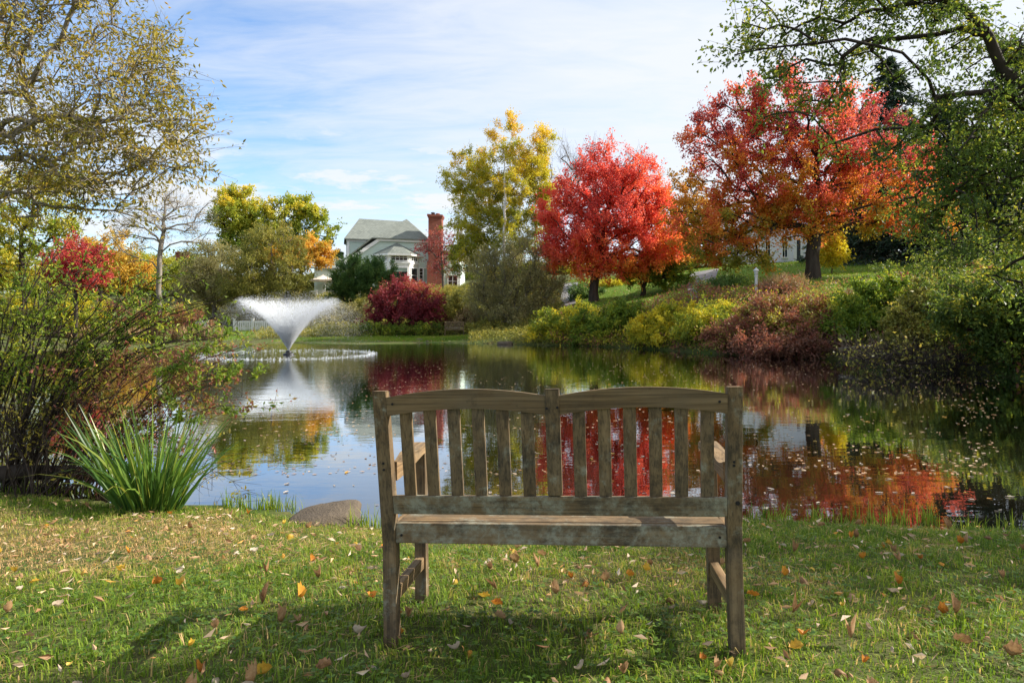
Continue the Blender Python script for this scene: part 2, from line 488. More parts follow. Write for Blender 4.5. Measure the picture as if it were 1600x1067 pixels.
def water_material():
    m, t = mat('pond_water')
    co = t.n('ShaderNodeTexCoord').outputs['Object']
    sp = t.n('ShaderNodeSeparateXYZ', ins={0: co})
    r1 = t.noise(t.mapping(co, scale=(0.8, 2.2, 1), rot=(0, 0, 0.12)), 2.2, 3, 0.5)
    r2 = t.noise(t.mapping(co, scale=(0.55, 1.5, 1), rot=(0, 0, -0.2)), 0.8, 2, 0.5)
    # distance to the fountain: rings of ripples roughen the water round it
    fx, fy = (451 - CX) * 27.6 / F, 27.6
    dist = t.math('SQRT', t.math('ADD', t.math('POWER', t.math('SUBTRACT', sp.outputs[0], fx), 2.0), t.math('POWER', t.math('SUBTRACT', sp.outputs[1], fy), 2.0)))
    near = t.ramp(t.math('DIVIDE', dist, 26.0), [(0.10, 1.0), (0.35, 0.45), (0.8, 0.10), (1.0, 0.05)])
    ring = t.math('SINE', t.math('MULTIPLY_ADD', dist, 7.0, t.math('MULTIPLY', r2, 5.0)))
    rf = t.noise(t.mapping(co, scale=(1.0, 1.6, 1)), 4.5, 3, 0.55)
    h = t.math('ADD', t.math('MULTIPLY', r1, 0.5), t.math('MULTIPLY', r2, 0.9))
    h = t.math('ADD', h, t.math('MULTIPLY', near, t.math('ADD', t.math('MULTIPLY', ring, 0.35), t.math('MULTIPLY', rf, 3.0))))
    bp = t.n('ShaderNodeBump', ins={'Strength': 1.0, 'Distance': 0.0021, 'Height': h})
    fr = t.n('ShaderNodeFresnel', ins={'IOR': 1.33, 'Normal': bp.outputs[0]}).outputs[0]
    df = t.n('ShaderNodeBsdfDiffuse', ins={'Color': (0.016, 0.013, 0.007, 1)})
    gl = t.n('ShaderNodeBsdfGlossy', ins={'Color': (0.93, 0.97, 1.0, 1), 'Roughness': 0.012, 'Normal': bp.outputs[0]})
    mx = t.n('ShaderNodeMixShader', ins={0: t.math('MULTIPLY', fr, 2.1, clamp=True), 1: df.outputs[0], 2: gl.outputs[0]})
    finish(t, mx.outputs[0])
    return m


GROUND, WATER = ground_material(), water_material()
paved = []
ASPHALT = simple('worn_asphalt', (0.20, 0.195, 0.19), 0.9, var=0.25, scale=3.0)
STONE = simple('grey_brown_stone', (0.115, 0.088, 0.06), 0.85, var=0.6, scale=9.0, bump=0.8)
SPRAY = None

# ------------------------------------------------------------------ terrain
shore = [(-200, 752), (0, 766), (200, 788), (350, 790), (450, 800), (540, 822), (600, 826), (900, 828), (1170, 812), (1300, 818), (1400, 826), (1500, 834), (1620, 838)]
near_shore = [W(*p, z=0.0) for p in shore]
far_shore = [W(*p) for p in [(1600, 592), (1500, 580), (1400, 570), (1300, 561), (1200, 557), (1100, 551), (1000, 544), (900, 540), (800, 538), (700, 536), (560, 538), (450, 536), (330, 541), (200, 546), (60, 548)]]
right_end = [(6.4, 5.2), (8.2, 7.5), (9.3, 10.5), (11.0, 14.0)]
left_end = [(-24.0, 26.0), (-15.0, 17.0), (-9.2, 10.5), (-6.6, 7.6)]
pond = near_shore[1:] + right_end + far_shore + left_end      # closed outline of the water


def inside_poly(x, y, poly):
    x = np.asarray(x); y = np.asarray(y)
    r = np.zeros(x.shape, bool)
    n = len(poly)
    for i in range(n):
        x0, y0 = poly[i]; x1, y1 = poly[(i + 1) % n]
        if y0 == y1: continue
        c = ((y0 > y) != (y1 > y)) & (x < (x1 - x0) * (y - y0) / (y1 - y0) + x0)
        r ^= c
    return r


def dist_poly(x, y, poly):
    x = np.asarray(x, float); y = np.asarray(y, float)
    d = np.full(x.shape, 1e9)
    n = len(poly)
    for i in range(n):
        x0, y0 = poly[i]; x1, y1 = poly[(i + 1) % n]
        ex, ey = x1 - x0, y1 - y0
        t = np.clip(((x - x0) * ex + (y - y0) * ey) / (ex * ex + ey * ey + 1e-9), 0, 1)
        d = np.minimum(d, np.hypot(x - x0 - t * ex, y - y0 - t * ey))
    return d


cp = []                                                       # control points of the land
def ctl(px, py, Y): cp.append(tuple(P(px, py, Y)))
for (x, y, z) in [(-.44, 2.43, .325), (.76, 2.29, .355), (-.39, 2.87, .30), (.81, 2.73, .325), (0, 1.0, .40), (-3, 1.0, .36), (3, 1.0, .42), (0, -6, .55), (-12, -4, .5), (12, -4, .7),
                  (-2.2, 3.3, .24), (-3.3, 4.3, .16), (2.2, 3.3, .30), (3.2, 4.0, .22), (0, 3.8, .19), (1.4, 4.2, .16), (-1.0, 4.3, .12), (-6.5, 5.5, .25), (-9, 8, .4), (-16, 12, .6), (-30, 24, 1.2),
                  (9.5, 6, .5), (11.5, 9.5, .7), (14, 13, 1.0), (20, 10, 1.5), (-60, 20, 3), (40, 10, 4), (-60, -30, 2), (60, -30, 3), (0, -60, 2), (-300, -300, 4), (300, -300, 4), (-300, 300, 9), (300, 300, 14), (0, 300, 10)]:
    cp.append((x, y, z))
for q in [(700, 529, 43), (560, 530, 43), (620, 522, 46), (710, 521, 47), (630, 513, 49), (500, 520, 48), (400, 524, 47), (330, 526, 47), (250, 528, 46), (120, 520, 46), (0, 515, 44), (560, 475, 60), (500, 472, 62), (620, 452, 72), (700, 455, 72), (450, 480, 62),
          (350, 490, 60), (200, 490, 60), (50, 480, 60), (800, 515, 44), (850, 500, 44), (900, 476, 44), (928, 470, 45), (1004, 468, 45), (1040, 452, 47), (888, 458, 54), (888, 443, 62), (960, 440, 58), (1050, 428, 55), (1095, 427, 50), (1095, 447, 40), (1080, 470, 34),
          (1160, 415, 52), (1220, 413, 58), (1220, 430, 44), (1270, 436, 36), (1181, 459, 32), (1250, 458, 32), (1330, 440, 34), (1380, 425, 40), (1430, 455, 27), (1500, 462, 24), (1600, 480, 21), (1400, 520, 22.6), (1300, 518, 26), (1200, 515, 27.5), (1100, 512, 31), (1000, 512, 36), (1500, 540, 19.8), (1600, 545, 17.5),
          (1500, 420, 40), (1700, 420, 35), (1300, 395, 70), (1000, 420, 80), (700, 440, 85), (300, 460, 90), (0, 460, 90), (1600, 400, 80)]:
    ctl(*q)
for i, (x, y) in enumerate(pond):                              # the water line, and the bed just inside it
    cp.append((x, y, 0.0))
    x2, y2 = pond[(i + 1) % len(pond)]
    cp.append(((x + x2) / 2, (y + y2) / 2, 0.0))
cp = np.array(cp)


def _rbf_fit(pts):
    A = np.hypot(pts[:, None, 0] - pts[None, :, 0], pts[:, None, 1] - pts[None, :, 1])
    n = len(pts)
    M = np.zeros((n + 1, n + 1))
    M[:n, :n] = A + 0.02 * np.eye(n); M[:n, n] = 1; M[n, :n] = 1
    return np.linalg.solve(M, np.r_[pts[:, 2], 0])


_wt = _rbf_fit(cp)


def height(x, y):
    x = np.asarray(x, float); y = np.asarray(y, float)
    sh = x.shape
    x, y = x.ravel(), y.ravel()
    z = np.full(x.shape, _wt[-1])
    for i in range(len(cp)):
        z += _wt[i] * np.hypot(x - cp[i, 0], y - cp[i, 1])
    d = dist_poly(x, y, pond)
    ins = inside_poly(x, y, pond)
    z = np.where(ins, -0.02 - 0.9 * (1 - np.exp(-d / 0.9)), np.maximum(z, 0.012 + 0.03 * np.minimum(d, 1.0)))
    z += 0.018 * (vnoise(x, y, 0.55, 3) - 0.5) * np.clip(d * 2, 0, 1) + 0.10 * (vnoise(x, y, 5, 4) - 0.5) * np.clip(d / 4 - 0.3, 0, 1) * (np.abs(y - 2.6) + np.abs(x) > 3)
    return z.reshape(sh)


def hz(x, y): return float(height(np.array([x]), np.array([y]))[0])


def axis(lo, c0, c1, hi, fine, grow):
    out = list(np.arange(c0, c1 + 1e-6, fine))
    s = fine; v = c1
    while v < hi: s *= grow; v += s; out.append(v)
    s = fine; v = c0
    while v > lo: s *= grow; v -= s; out.insert(0, v)
    return np.array(out)


gx = axis(-420, -4.5, 4.5, 420, 0.07, 1.035)
gy = axis(-420, 1.2, 6.2, 420, 0.06, 1.03)
GX, GY = np.meshgrid(gx, gy)
GZ = height(GX, GY)
nx, ny = len(gx), len(gy)
idx = np.arange(nx * ny).reshape(ny, nx)
quads = np.stack([idx[:-1, :-1], idx[:-1, 1:], idx[1:, 1:], idx[1:, :-1]], -1).reshape(-1, 4)
gme = np_mesh('ground', np.stack([GX.ravel(), GY.ravel(), GZ.ravel()], -1), [quads], smooth=True)
# mown lawn where the photograph shows it
lawn_areas = [[(-14, 40), (-5, 40), (-2.5, 40.5), (-2.5, 44.2), (-8, 44.6), (-14, 44)], [(-24, 44), (-17, 43), (-17, 52), (-24, 52)],
              [(3, 44), (6, 41), (9.3, 37), (11.6, 32.5), (14.5, 31.0), (19, 30), (26, 34), (30, 60), (5, 66), (7, 54)]]
lv = np.zeros(nx * ny)
for a in lawn_areas:
    ins = inside_poly(GX.ravel(), GY.ravel(), a); d = dist_poly(GX.ravel(), GY.ravel(), a)
    lv = np.maximum(lv, np.clip(0.5 + np.where(ins, d, -d) / 0.8, 0, 1))
at = gme.attributes.new('lawn', 'FLOAT', 'POINT'); at.data.foreach_set('value', lv.astype(np.float32))
tag(link('ground', gme, GROUND), kind='structure')

wm = MB(); wm.poly([(-60, 2.5, 0), (40, 2.5, 0), (40, 52, 0), (-60, 52, 0)])
tag(wm.build('water', WATER), kind='structure')


def strip(name, left, right, m, n=30):
    """a paved strip lying 3 cm over the land between two edges given as world points"""
    def rs(pts):
        pts = np.array(pts, float); t = np.linspace(0, len(pts) - 1, n)
        return np.stack([np.interp(t, range(len(pts)), pts[:, k]) for k in (0, 1)], -1)
    a, b = rs(left), rs(right); k = 8
    paved.append(list(map(tuple, a)) + list(map(tuple, b[::-1])))
    V = np.array([a * (1 - j / k) + b * j / k for j in range(k + 1)])
    z = height(V[..., 0], V[..., 1]) + 0.03
    V = np.concatenate([V, z[..., None]], -1)
    ii = np.arange((k + 1) * n).reshape(k + 1, n)
    q = np.stack([ii[:-1, :-1], ii[1:, :-1], ii[1:, 1:], ii[:-1, 1:]], -1).reshape(-1, 4)
    return tag(link(name, np_mesh(name, V.reshape(-1, 3), [q], smooth=True), m), kind='structure')


xy = lambda px, Y: ((px - CX) * Y / F, Y)
strip('driveway', [xy(1079, 35), xy(1074, 40), xy(1073, 46), xy(1080, 52)], [xy(1092, 35), xy(1106, 40), xy(1117, 46), xy(1124, 52)], ASPHALT)
strip('path', [xy(872, 46), xy(876, 52), xy(881, 62)], [xy(904, 46), xy(904, 52), xy(903, 62)], ASPHALT)


# ------------------------------------------------------------------ plants
def unit(v): return v / (np.linalg.norm(v, axis=-1, keepdims=True) + 1e-9)


def tubes(chains):
    """chains of (points, radii, sides) as one set of vertices and quads"""
    V, Q, o = [], [], 0
    for pts, rad, k in chains:
        n = len(pts)
        tan = np.empty_like(pts)
        tan[1:-1] = pts[2:] - pts[:-2]; tan[0] = pts[1] - pts[0]; tan[-1] = pts[-1] - pts[-2]
        tan = unit(tan)
        ref = np.array([0.0, 0, 1]) if abs(tan[0, 2]) < 0.8 else np.array([1.0, 0, 0])
        u = unit(np.cross(tan, ref)); v = np.cross(tan, u)
        a = np.arange(k) * 2 * np.pi / k
        ring = pts[:, None] + rad[:, None, None] * (np.cos(a)[None, :, None] * u[:, None] + np.sin(a)[None, :, None] * v[:, None])
        V.append(ring.reshape(-1, 3))
        i = o + np.arange(n * k).reshape(n, k)
        j = np.roll(i, -1, axis=1)
        Q.append(np.stack([i[:-1], j[:-1], j[1:], i[1:]], -1).reshape(-1, 4))
        o += n * k
    return np.concatenate(V), np.concatenate(Q)


def leaf_arrays(pos, ax, L, Wd, rng, fold=0.25):
    n = len(pos)
    s = unit(np.cross(ax, unit(rng.normal(size=(n, 3)) + np.array([0, 0, 0.6]))))
    nrm = np.cross(ax, s)
    L = L[:, None]; Wd = Wd[:, None]
    m = pos + ax * L * 0.48 + nrm * (Wd * fold)
    V = np.stack([pos, m + s * Wd * 0.5, pos + ax * L - nrm * L * 0.08, m - s * Wd * 0.5], 1)
    return V.reshape(-1, 3), np.arange(n * 4).reshape(n, 4)


def thin_tubes(a, b, r0, r1):
    """many three-sided twigs at once"""
    n = len(a)
    t = unit(b - a)
    ref = np.where(np.abs(t[:, 2:3]) < 0.8, np.array([[0, 0, 1.0]]), np.array([[1.0, 0, 0]]))
    u = unit(np.cross(t, ref)); v = np.cross(t, u)
    rings = []
    for base, r in ((a, r0), (b, r1)):
        for k in range(3):
            c, s = math.cos(k * 2.0944), math.sin(k * 2.0944)
            rings.append(base + (u * c + v * s) * r)
    V = np.stack(rings, 1).reshape(-1, 3)
    o = np.arange(n)[:, None] * 6
    q = np.concatenate([o + np.array([[k, (k + 1) % 3, 3 + (k + 1) % 3, 3 + k]]) for k in range(3)])
    return V, q


def lobe(px, py, rx, ry, Y, depth=None, wgt=1.0):
    """an ellipsoid of crown given by its outline in the photograph and its distance"""
    c = P(px, py, Y); s = Y / F
    return (c[0], c[1], c[2], rx * s, (depth if depth else rx * s * 0.8), ry * s, wgt)


def plant(name, label, cat, base, lobes, bk, lf, nt=150, nl=8000, ls=0.12, asp=0.55, tr=0.15, trunk=None, stems=1, stem_r=0.4, bf=0.35, twl=0.6, ntw=6,
          draw=0.15, tint=None, up=0.15, droop=0.2, seed=1, parts=('trunk', 'crown'), group=None, sag=0.08, tip=0.012, seg=0.7, shell=0.42, twr=0.006, jit=0.12, rpow=0.55):
    rng = np.random.RandomState(seed)
    base = np.array(base, float)
    root = empty(name, base, 0, label, cat, group)
    lo = np.array([l[:6] for l in lobes]); wg = np.array([l[6] * (l[3] * l[4] * l[5]) ** 0.667 for l in lobes]); wg /= wg.sum()
    k = rng.choice(len(lobes), nt, p=wg)
    d = unit(rng.normal(size=(nt, 3)))
    r = rng.rand(nt) ** shell
    T = lo[k, :3] + d * r[:, None] * lo[k, 3:6]
    T[:, 2] = np.maximum(T[:, 2], base[2] + 0.05)
    outw = d * (0.35 + 0.65 * r[:, None])
    # skeleton: every target is joined to the cheapest node that exists so far
    pos, par, plen = [], [], []
    if trunk is not None:
        tp = [np.array(q, float) for q in trunk]
        pts = [tp[0]]
        for a, b in zip(tp[:-1], tp[1:]):
            m = max(2, int(np.linalg.norm(b - a) / seg))
            for i in range(1, m + 1):
                pts.append(a + (b - a) * i / m + (rng.normal(size=3) * tr * 0.25 if i < m else 0))
        for i, q in enumerate(pts):
            pos.append(q); par.append(i - 1); plen.append(0 if i == 0 else plen[-1] + np.linalg.norm(q - pos[i - 1]))
        first = max(1, int(len(pts) * 0.35))
    else:
        for s in range(stems):
            a = rng.rand() * 6.283; q = base + np.array([math.cos(a), math.sin(a), 0]) * stem_r * math.sqrt(rng.rand())
            pos.append(q); par.append(-1); plen.append(0.0)
        first = 0
    chains = [list(range(len(pos)))] if trunk is not None else []
    order = np.argsort(np.linalg.norm(T - pos[-1], axis=1) + 0.3 * rng.rand(nt))
    A = np.array(pos); PL = np.array(plen)
    for ti in order:
        t = T[ti]
        dd = np.linalg.norm(A[first:] - t, axis=1)
        below = np.maximum(0, A[first:, 2] - t[2])                 # limbs rarely grow straight down
        cost = dd + bf * PL[first:] + 0.7 * below
        j = int(np.argmin(cost)) + first
        D = np.linalg.norm(t - A[j])
        m = max(2, int(D / seg))
        pd = unit(A[j] - A[par[j]]) if par[j] >= 0 else np.array([0, 0, 1.0])
        ch = [j]
        new = []
        for i in range(1, m + 1):
            u = i / m
            q = A[j] * (1 - u) + t * u + pd * D * 0.28 * u * (1 - u) * (1 - u) * 2 + np.array([0, 0, 1]) * sag * D * math.sin(u * math.pi)
            if i < m: q = q + rng.normal(size=3) * D * 0.035
            pos.append(q); par.append(ch[-1]); plen.append(plen[ch[-1]] + np.linalg.norm(q - pos[ch[-1]])); ch.append(len(pos) - 1); new.append(q)
        A = np.vstack([A, new]); PL = np.r_[PL, plen[-m:]]
        chains.append(ch)
    n = len(pos)
    cnt = np.zeros(n)
    for ch in chains[(1 if trunk is not None else 0):]: cnt[ch[-1]] += 1
    for i in range(n - 1, -1, -1):
        if par[i] >= 0: cnt[par[i]] += cnt[i]
    tot = nt if trunk is not None else max(1, nt / stems)
    R = tip + (tr - tip) * np.clip(cnt / tot, 0, 1) ** rpow
    if trunk is not None:                                          # flare of the root
        R[0] = tr * 1.35
    tch = []
    for ci, ch in enumerate(chains):
        rr = R[ch].copy()
        if len(ch) > 1 and not (trunk is not None and ci == 0): rr[0] = min(rr[0], rr[1] * 1.25)
        if rr[0] < twr * 0.9 and draw == 0: continue
        kk = 10 if rr[0] > 0.12 else (6 if rr[0] > 0.04 else 4)
        tch.append((A[ch] - base, rr, kk))
    # twigs and the leaves along them
    tw = nt * ntw
    ti = np.repeat(np.arange(nt), ntw)
    tdir = unit(outw[ti] * 0.8 + rng.normal(size=(tw, 3)) * 0.6 + np.array([0, 0, up]))
    tl = twl * (0.4 + 0.9 * rng.rand(tw))
    ta = T[ti] - tdir * tl[:, None] * 0.15 + rng.normal(size=(tw, 3)) * twl * 0.15
    V, Q = tubes(tch)
    nd = int(tw * draw)
    if nd:
        sel = rng.permutation(tw)[:nd]
        v2, q2 = thin_tubes(ta[sel] - base, ta[sel] + tdir[sel] * tl[sel, None] - base, twr, twr * 0.35)
        Q = np.concatenate([Q, q2 + len(V)]); V = np.concatenate([V, v2])
    link(parts[0], np_mesh(parts[0], V, [Q], smooth=True), bk, root)
    if nl:
        pw = np.exp(rng.normal(size=tw) * 0.6); pw /= pw.sum()
        li = rng.choice(tw, nl, p=pw)
        u = rng.rand(nl) ** 0.8
        p = ta[li] + tdir[li] * (tl[li] * u)[:, None] + rng.normal(size=(nl, 3)) * twl * jit
        ax = unit(tdir[li] * 0.5 + rng.normal(size=(nl, 3)) * 0.7 + np.array([0, 0, -droop]))
        L = ls * (0.6 + 0.7 * rng.rand(nl))
        V, q = leaf_arrays(p - base, ax, L, L * asp, rng)
        tr_ = rng.rand(nt)[ti[li]]
        rnd = rng.rand(nl)
        tv = np.clip(0.55 * tr_ + 0.5 * rnd - 0.02, 0, 1) if tint is None else np.clip(tint(p, rnd, tr_), 0, 1)
        link(parts[1], np_mesh(parts[1], V, [q], tint=tv), lf, root)
    return root


def conifer(name, label, base, h, rad, seed, group=None, nb=150, cat='tree', leaf=None, per=70):
    rng = np.random.RandomState(seed)
    root = empty(name, base, 0, label, cat, group)
    tz = np.linspace(0, h, 14)
    ch = [(np.stack([rng.normal(size=14) * 0.03, rng.normal(size=14) * 0.03, tz], -1), 0.02 + 0.018 * h * (1 - tz / h), 8)]
    LV, LT = [], []
    for i in range(nb):
        u = 0.04 + 0.95 * (i + rng.rand()) / nb
        a = rng.rand() * 6.283
        L = rad * (1 - u) ** 0.85 * (0.75 + 0.4 * rng.rand()) + 0.25
        n = 6
        s = np.linspace(0, 1, n)
        z = u * h + L * (0.10 * s - 0.38 * s * s + 0.12 * s ** 4)
        pts = np.stack([np.cos(a) * L * s, np.sin(a) * L * s, z], -1) + rng.normal(size=(n, 3)) * 0.03
        ch.append((pts, 0.008 + 0.02 * L / 3 * (1 - s), 4))
        m = int(per * (0.3 + L / rad))
        t = rng.rand(m) ** 0.7 * (n - 1.01)
        k = t.astype(int); f = (t - k)[:, None]
        p = pts[k] * (1 - f) + pts[k + 1] * f
        side = np.array([-np.sin(a), np.cos(a), 0.0])
        p = p + side * (rng.normal(size=m) * 0.14 * L)[:, None] + np.array([0, 0, -1]) * (rng.rand(m) * 0.35)[:, None]
        ax = unit(np.array([np.cos(a), np.sin(a), -0.5]) + rng.normal(size=(m, 3)) * 0.55 + side * rng.choice([-0.6, 0.6], m)[:, None])
        LV.append((p, ax)); LT.append(rng.rand(m) * 0.5 + 0.5 * rng.rand())
    V, Q = tubes(ch)
    link('trunk', np_mesh('trunk', V, [Q], smooth=True), BARK_DARK, root)
    p = np.concatenate([q[0] for q in LV]); ax = np.concatenate([q[1] for q in LV])
    L = 0.42 * (0.6 + 0.7 * rng.rand(len(p)))
    V, q = leaf_arrays(p, ax, L, L * 0.3, rng)
    link('crown', np_mesh('crown', V, [q], tint=np.concatenate(LT)), leaf or L_SPRUCE, root)
    return root


def on_ground(px, Y, dz=0.0):
    x = (px - CX) * Y / F
    return np.array([x, Y, hz(x, Y) + dz])


def trunk_to(base, *pts):
    return [base] + [np.array(p) for p in pts]


# ------------------------------------------------------------------ the main house
def shift(o, base):
    o.data.transform(Matrix.Translation([-float(v) for v in base]))
    return o


def slab(mb, pts, th=0.12, mi=0):
    mb.prism(pts, [(p[0], p[1], p[2] - th) for p in pts], mi)


def window(parent, o, ux, n, wd, ht, nx=2, nz=2, base=(0, 0, 0), blind=0.0, name='window', fr=0.07, shutters=False):
    """window frame with muntins and glass on a wall; o = lower left corner, ux along the wall, n outwards"""
    mb = MB()
    b = lambda *a: mb.box(*a)
    b(0, wd, 0.015, 0.03, 0, ht, 1)
    if blind: b(0.0, wd, 0.032, 0.038, ht * (1 - blind), ht, 2)
    b(-fr, 0, 0.01, 0.085, -fr, ht + fr); b(wd, wd + fr, 0.01, 0.085, -fr, ht + fr)
    b(0, wd, 0.01, 0.083, ht, ht + fr); b(-fr * 1.3, wd + fr * 1.3, 0.01, 0.12, -fr * 1.6, -0.002)
    for i in range(1, nx): b(wd * i / nx - 0.018, wd * i / nx + 0.018, 0.03, 0.06, 0.002, ht - 0.002)
    for i in range(1, nz): b(0.002, wd - 0.002, 0.03, 0.062, ht * i / nz - 0.018, ht * i / nz + 0.018)
    if shutters:
        b(-fr - 0.42, -fr - 0.02, 0.01, 0.06, -fr, ht + fr, 3); b(wd + fr + 0.02, wd + fr + 0.42, 0.01, 0.06, -fr, ht + fr, 3)
    ux, n = np.array(ux, float), np.array(n, float)
    mb.v = [tuple(np.array(o) + ux * v[0] + n * v[1] + np.array([0, 0, 1]) * v[2] - np.array(base)) for v in mb.v]
    return mb.build(name, [WHITE, GLASS, BLIND, SLATE_DARK], parent)


HX = lambda u, Y: (500 + u / 4.267 - CX) * Y / F
HZ = lambda v, Y: CAMZ + (HY - 310 - v / 4.267) * Y / F
hb = np.array([-12.5, 74.0, 4.2])
house = empty('house', hb, 0.33, 'pale sage green house with grey roof, white bay window and red brick chimney', 'house')
house.scale = (1.06, 1, 1)
wl = MB()
xl, xr = HX(225, 72), HX(716, 72)
ze, zl_ = HZ(275, 72), HZ(405, 72)
xe = HX(396, 72)
front = [(xl, 3.2), (xr, 3.2), (xr, ze), (xe, ze), (xl, zl_)]
wl.prism([(x, 72.0, z) for x, z in front], [(x, 81.0, z) for x, z in front])
ax0, ax1 = HX(205, 75), HX(395, 75)
zt = HZ(287, 75)
wl.prism([(ax0, 75.0, 3.2), (ax1, 75.0, 3.2), (ax1, 83.0, 3.2), (ax0 - 1.15, 79.5, 3.2)], [(ax0, 75.0, zt), (ax1, 75.0, zt), (ax1, 83.0, zt), (ax0 - 1.15, 79.5, zt)])
wl.box(-8.3, -5.75, 73.0, 79.0, 3.2, HZ(372, 73))                      # low wing right of the chimney
wl.box(-19.0, -15.7, 68.6, 71.9, 2.2, 6.2)                             # low wing behind the deck
shift(wl.build('wall', SAGE, house), hb)
rf = MB()
pk = (HX(573, 74.4), 74.4, HZ(135, 74.4))
pkb = (pk[0], 81.4, pk[2])
sl = (pk[2] - zl_) / (pk[0] - (xl - 0.15))
eL = (pk[0] - (pk[2] - ze) / sl, 71.7, ze + 0.1)
eR = (xr + 0.15, 71.7, ze + 0.1)
slab(rf, [pk, eL, eR]); slab(rf, [pkb, pk, eR, (eR[0], 81.4, eR[2])]); slab(rf, [pk, pkb, (xl - 0.25, 81.4, zl_ + 0.05), (xl - 0.25, 71.7, zl_ + 0.05), eL])
r0 = (HX(275, 78.5), 78.5, HZ(147, 78.5)); r1 = (HX(560, 78.5), 78.5, HZ(152, 78.5))
f0, f1 = (ax0 - 0.2, 74.7, zt + 0.1), (ax1 + 1.5, 74.7, zt + 0.1)
slab(rf, [r0, f0, f1, r1]); slab(rf, [r0, (ax0 - 1.5, 79.6, zt + 0.1), f0]); slab(rf, [r1, (r1[0], 83.2, zt), (ax0 - 1.5, 83.2, zt), (ax0 - 1.5, 79.6, zt + 0.1), r0])
zw = HZ(372, 73)
slab(rf, [(-8.6, 72.8, zw + 0.75), (-5.55, 72.8, zw + 0.02), (-5.55, 79.2, zw + 0.02), (-8.6, 79.2, zw + 0.75)])
slab(rf, [(-19.3, 68.3, 6.25), (-15.5, 68.3, 6.25), (-15.5, 71.95, 7.5), (-19.3, 71.95, 7.5)])
shift(rf.build('roof', ROOF, house), hb)
tr_ = MB()
tr_.box(xe - 0.05, xr + 0.05, 71.82, 71.996, ze - 0.22, ze + 0.02)       # fascia
for q in ((ax0 + 0.02, ax0 + 0.24),): tr_.box(q[0], q[1], 74.93, 74.998, 3.2, zt - 0.22)
tr_.box(ax0 - 0.05, ax1, 74.9, 74.997, zt - 0.2, zt + 0.02)
d = np.array([xe - xl, 0, ze - zl_]); d /= np.linalg.norm(d); nn = np.array([-d[2], 0, d[0]])
a0 = np.array([xl - 0.1, 0, zl_ - 0.05]); a1 = np.array([xe, 0, ze])
tr_.prism([(*(p - nn * q)[[0]], 71.85, (p - nn * q)[2]) for p, q in ((a0, .32), (a1, .32), (a1, 0), (a0, 0))], [(*(p - nn * q)[[0]], 71.996, (p - nn * q)[2]) for p, q in ((a0, .32), (a1, .32), (a1, 0), (a0, 0))])
tr_.box(-5.95, -5.7, 72.93, 72.998, 3.2, zw); tr_.box(-8.3, -5.6, 72.9, 72.997, zw - 0.2, zw + 0.02)
shift(tr_.build('trim', WHITE, house), hb)
sx_ = np.array([1.15, -4.5, 0]); sx_ /= np.linalg.norm(sx_)
window(house, (ax0 - 0.85, 78.3, HZ(385, 77)), sx_, (sx_[1], -sx_[0], 0), 1.5, 1.55, 2, 2, hb)
window(house, (HX(845, 73), 72.99, HZ(585, 73)), (1, 0, 0), (0, -1, 0), 0.95, 1.25, 2, 2, hb)
window(house, (HX(660, 72), 71.99, HZ(555, 72)), (1, 0, 0), (0, -1, 0), 0.32, 1.45, 1, 4, hb)
window(house, (HX(688, 72), 71.99, HZ(555, 72)), (1, 0, 0), (0, -1, 0), 0.30, 1.45, 1, 1, hb, 1.0)
window(house, (-18.0, 68.59, 2.9), (1, 0, 0), (0, -1, 0), 1.6, 1.9, 2, 1, hb, 0.3)
# the bay
BP = [(-14.1, 72.0), (-12.55, 70.6), (-10.62, 70.6), (-9.95, 72.0)]
ztop = HZ(374, 71)
bay = MB()
bay.prism([(x, y, 3.4) for x, y in BP], [(x, y, ztop) for x, y in BP])
def off(poly, r):
    c = np.array([-12.0, 72.4]); return [tuple(c + (np.array(p) - c) * r) for p in poly]
for z0, z1, r in ((HZ(447, 71), HZ(436, 71), 1.03), (HZ(436, 71), HZ(424, 71), 1.07), (ztop - 0.22, ztop - 0.08, 1.05)):
    o_ = off(BP, r); bay.prism([(x, min(y, 71.999), z0) for x, y in o_], [(x, min(y, 71.999), z1) for x, y in o_])
bayo = shift(bay.build('bay_window', WHITE, house), hb)
br = MB()
o_ = off(BP, 1.2)
apex = (HX(515, 71.95), 71.95, HZ(297, 72))
ring = [(x, min(y, 71.97), ztop + 0.02) for x, y in o_]
br.f.append([0, 1, 2, 3]); br.m.append(0)
br.v = [tuple(p) for p in ring] + [apex] + [(p[0], p[1], p[2] - 0.16) for p in ring]
br.f = [[0, 1, 4], [1, 2, 4], [2, 3, 4], [5, 6, 7, 8], [0, 1, 6, 5], [1, 2, 7, 6], [2, 3, 8, 7], [0, 4, 3], [0, 3, 8, 5]]
br.m = [0] * 3 + [1] + [1] * 3 + [0, 0]
shift(br.build('roof', [ROOF, WHITE], bayo), hb)
for i in range(3):
    a, b = np.array([*BP[i], 0.0]), np.array([*BP[i + 1], 0.0])
    ux = (b - a) / np.linalg.norm(b - a); n = np.array([ux[1], -ux[0], 0]); ln = np.linalg.norm(b - a)
    m_ = 0.16 * ln if i != 1 else 0.2
    z0, z1 = HZ(414, 71), HZ(382, 71)
    window(bayo, (*(a + ux * m_)[:2], z0), ux, n, ln - 2 * m_, z1 - z0, 4 if i == 1 else 3, 2, hb)
    z0, z1 = HZ(556, 71), HZ(464, 71)
    window(bayo, (*(a + ux * m_)[:2], z0), ux, n, ln - 2 * m_, z1 - z0, 1, 1 if i == 1 else 2, hb, 0.28 if i < 2 else 0)
ch = MB()
cx0, cx1 = HX(720, 71.4), HX(806, 71.4)
zc = HZ(100, 71.4)
ch.box(cx0 - 0.12, cx1 + 0.12, 70.9, 71.995, 3.4, 7.3); ch.box(cx0, cx1, 71.0, 72.4, 7.28, zc - 0.35)
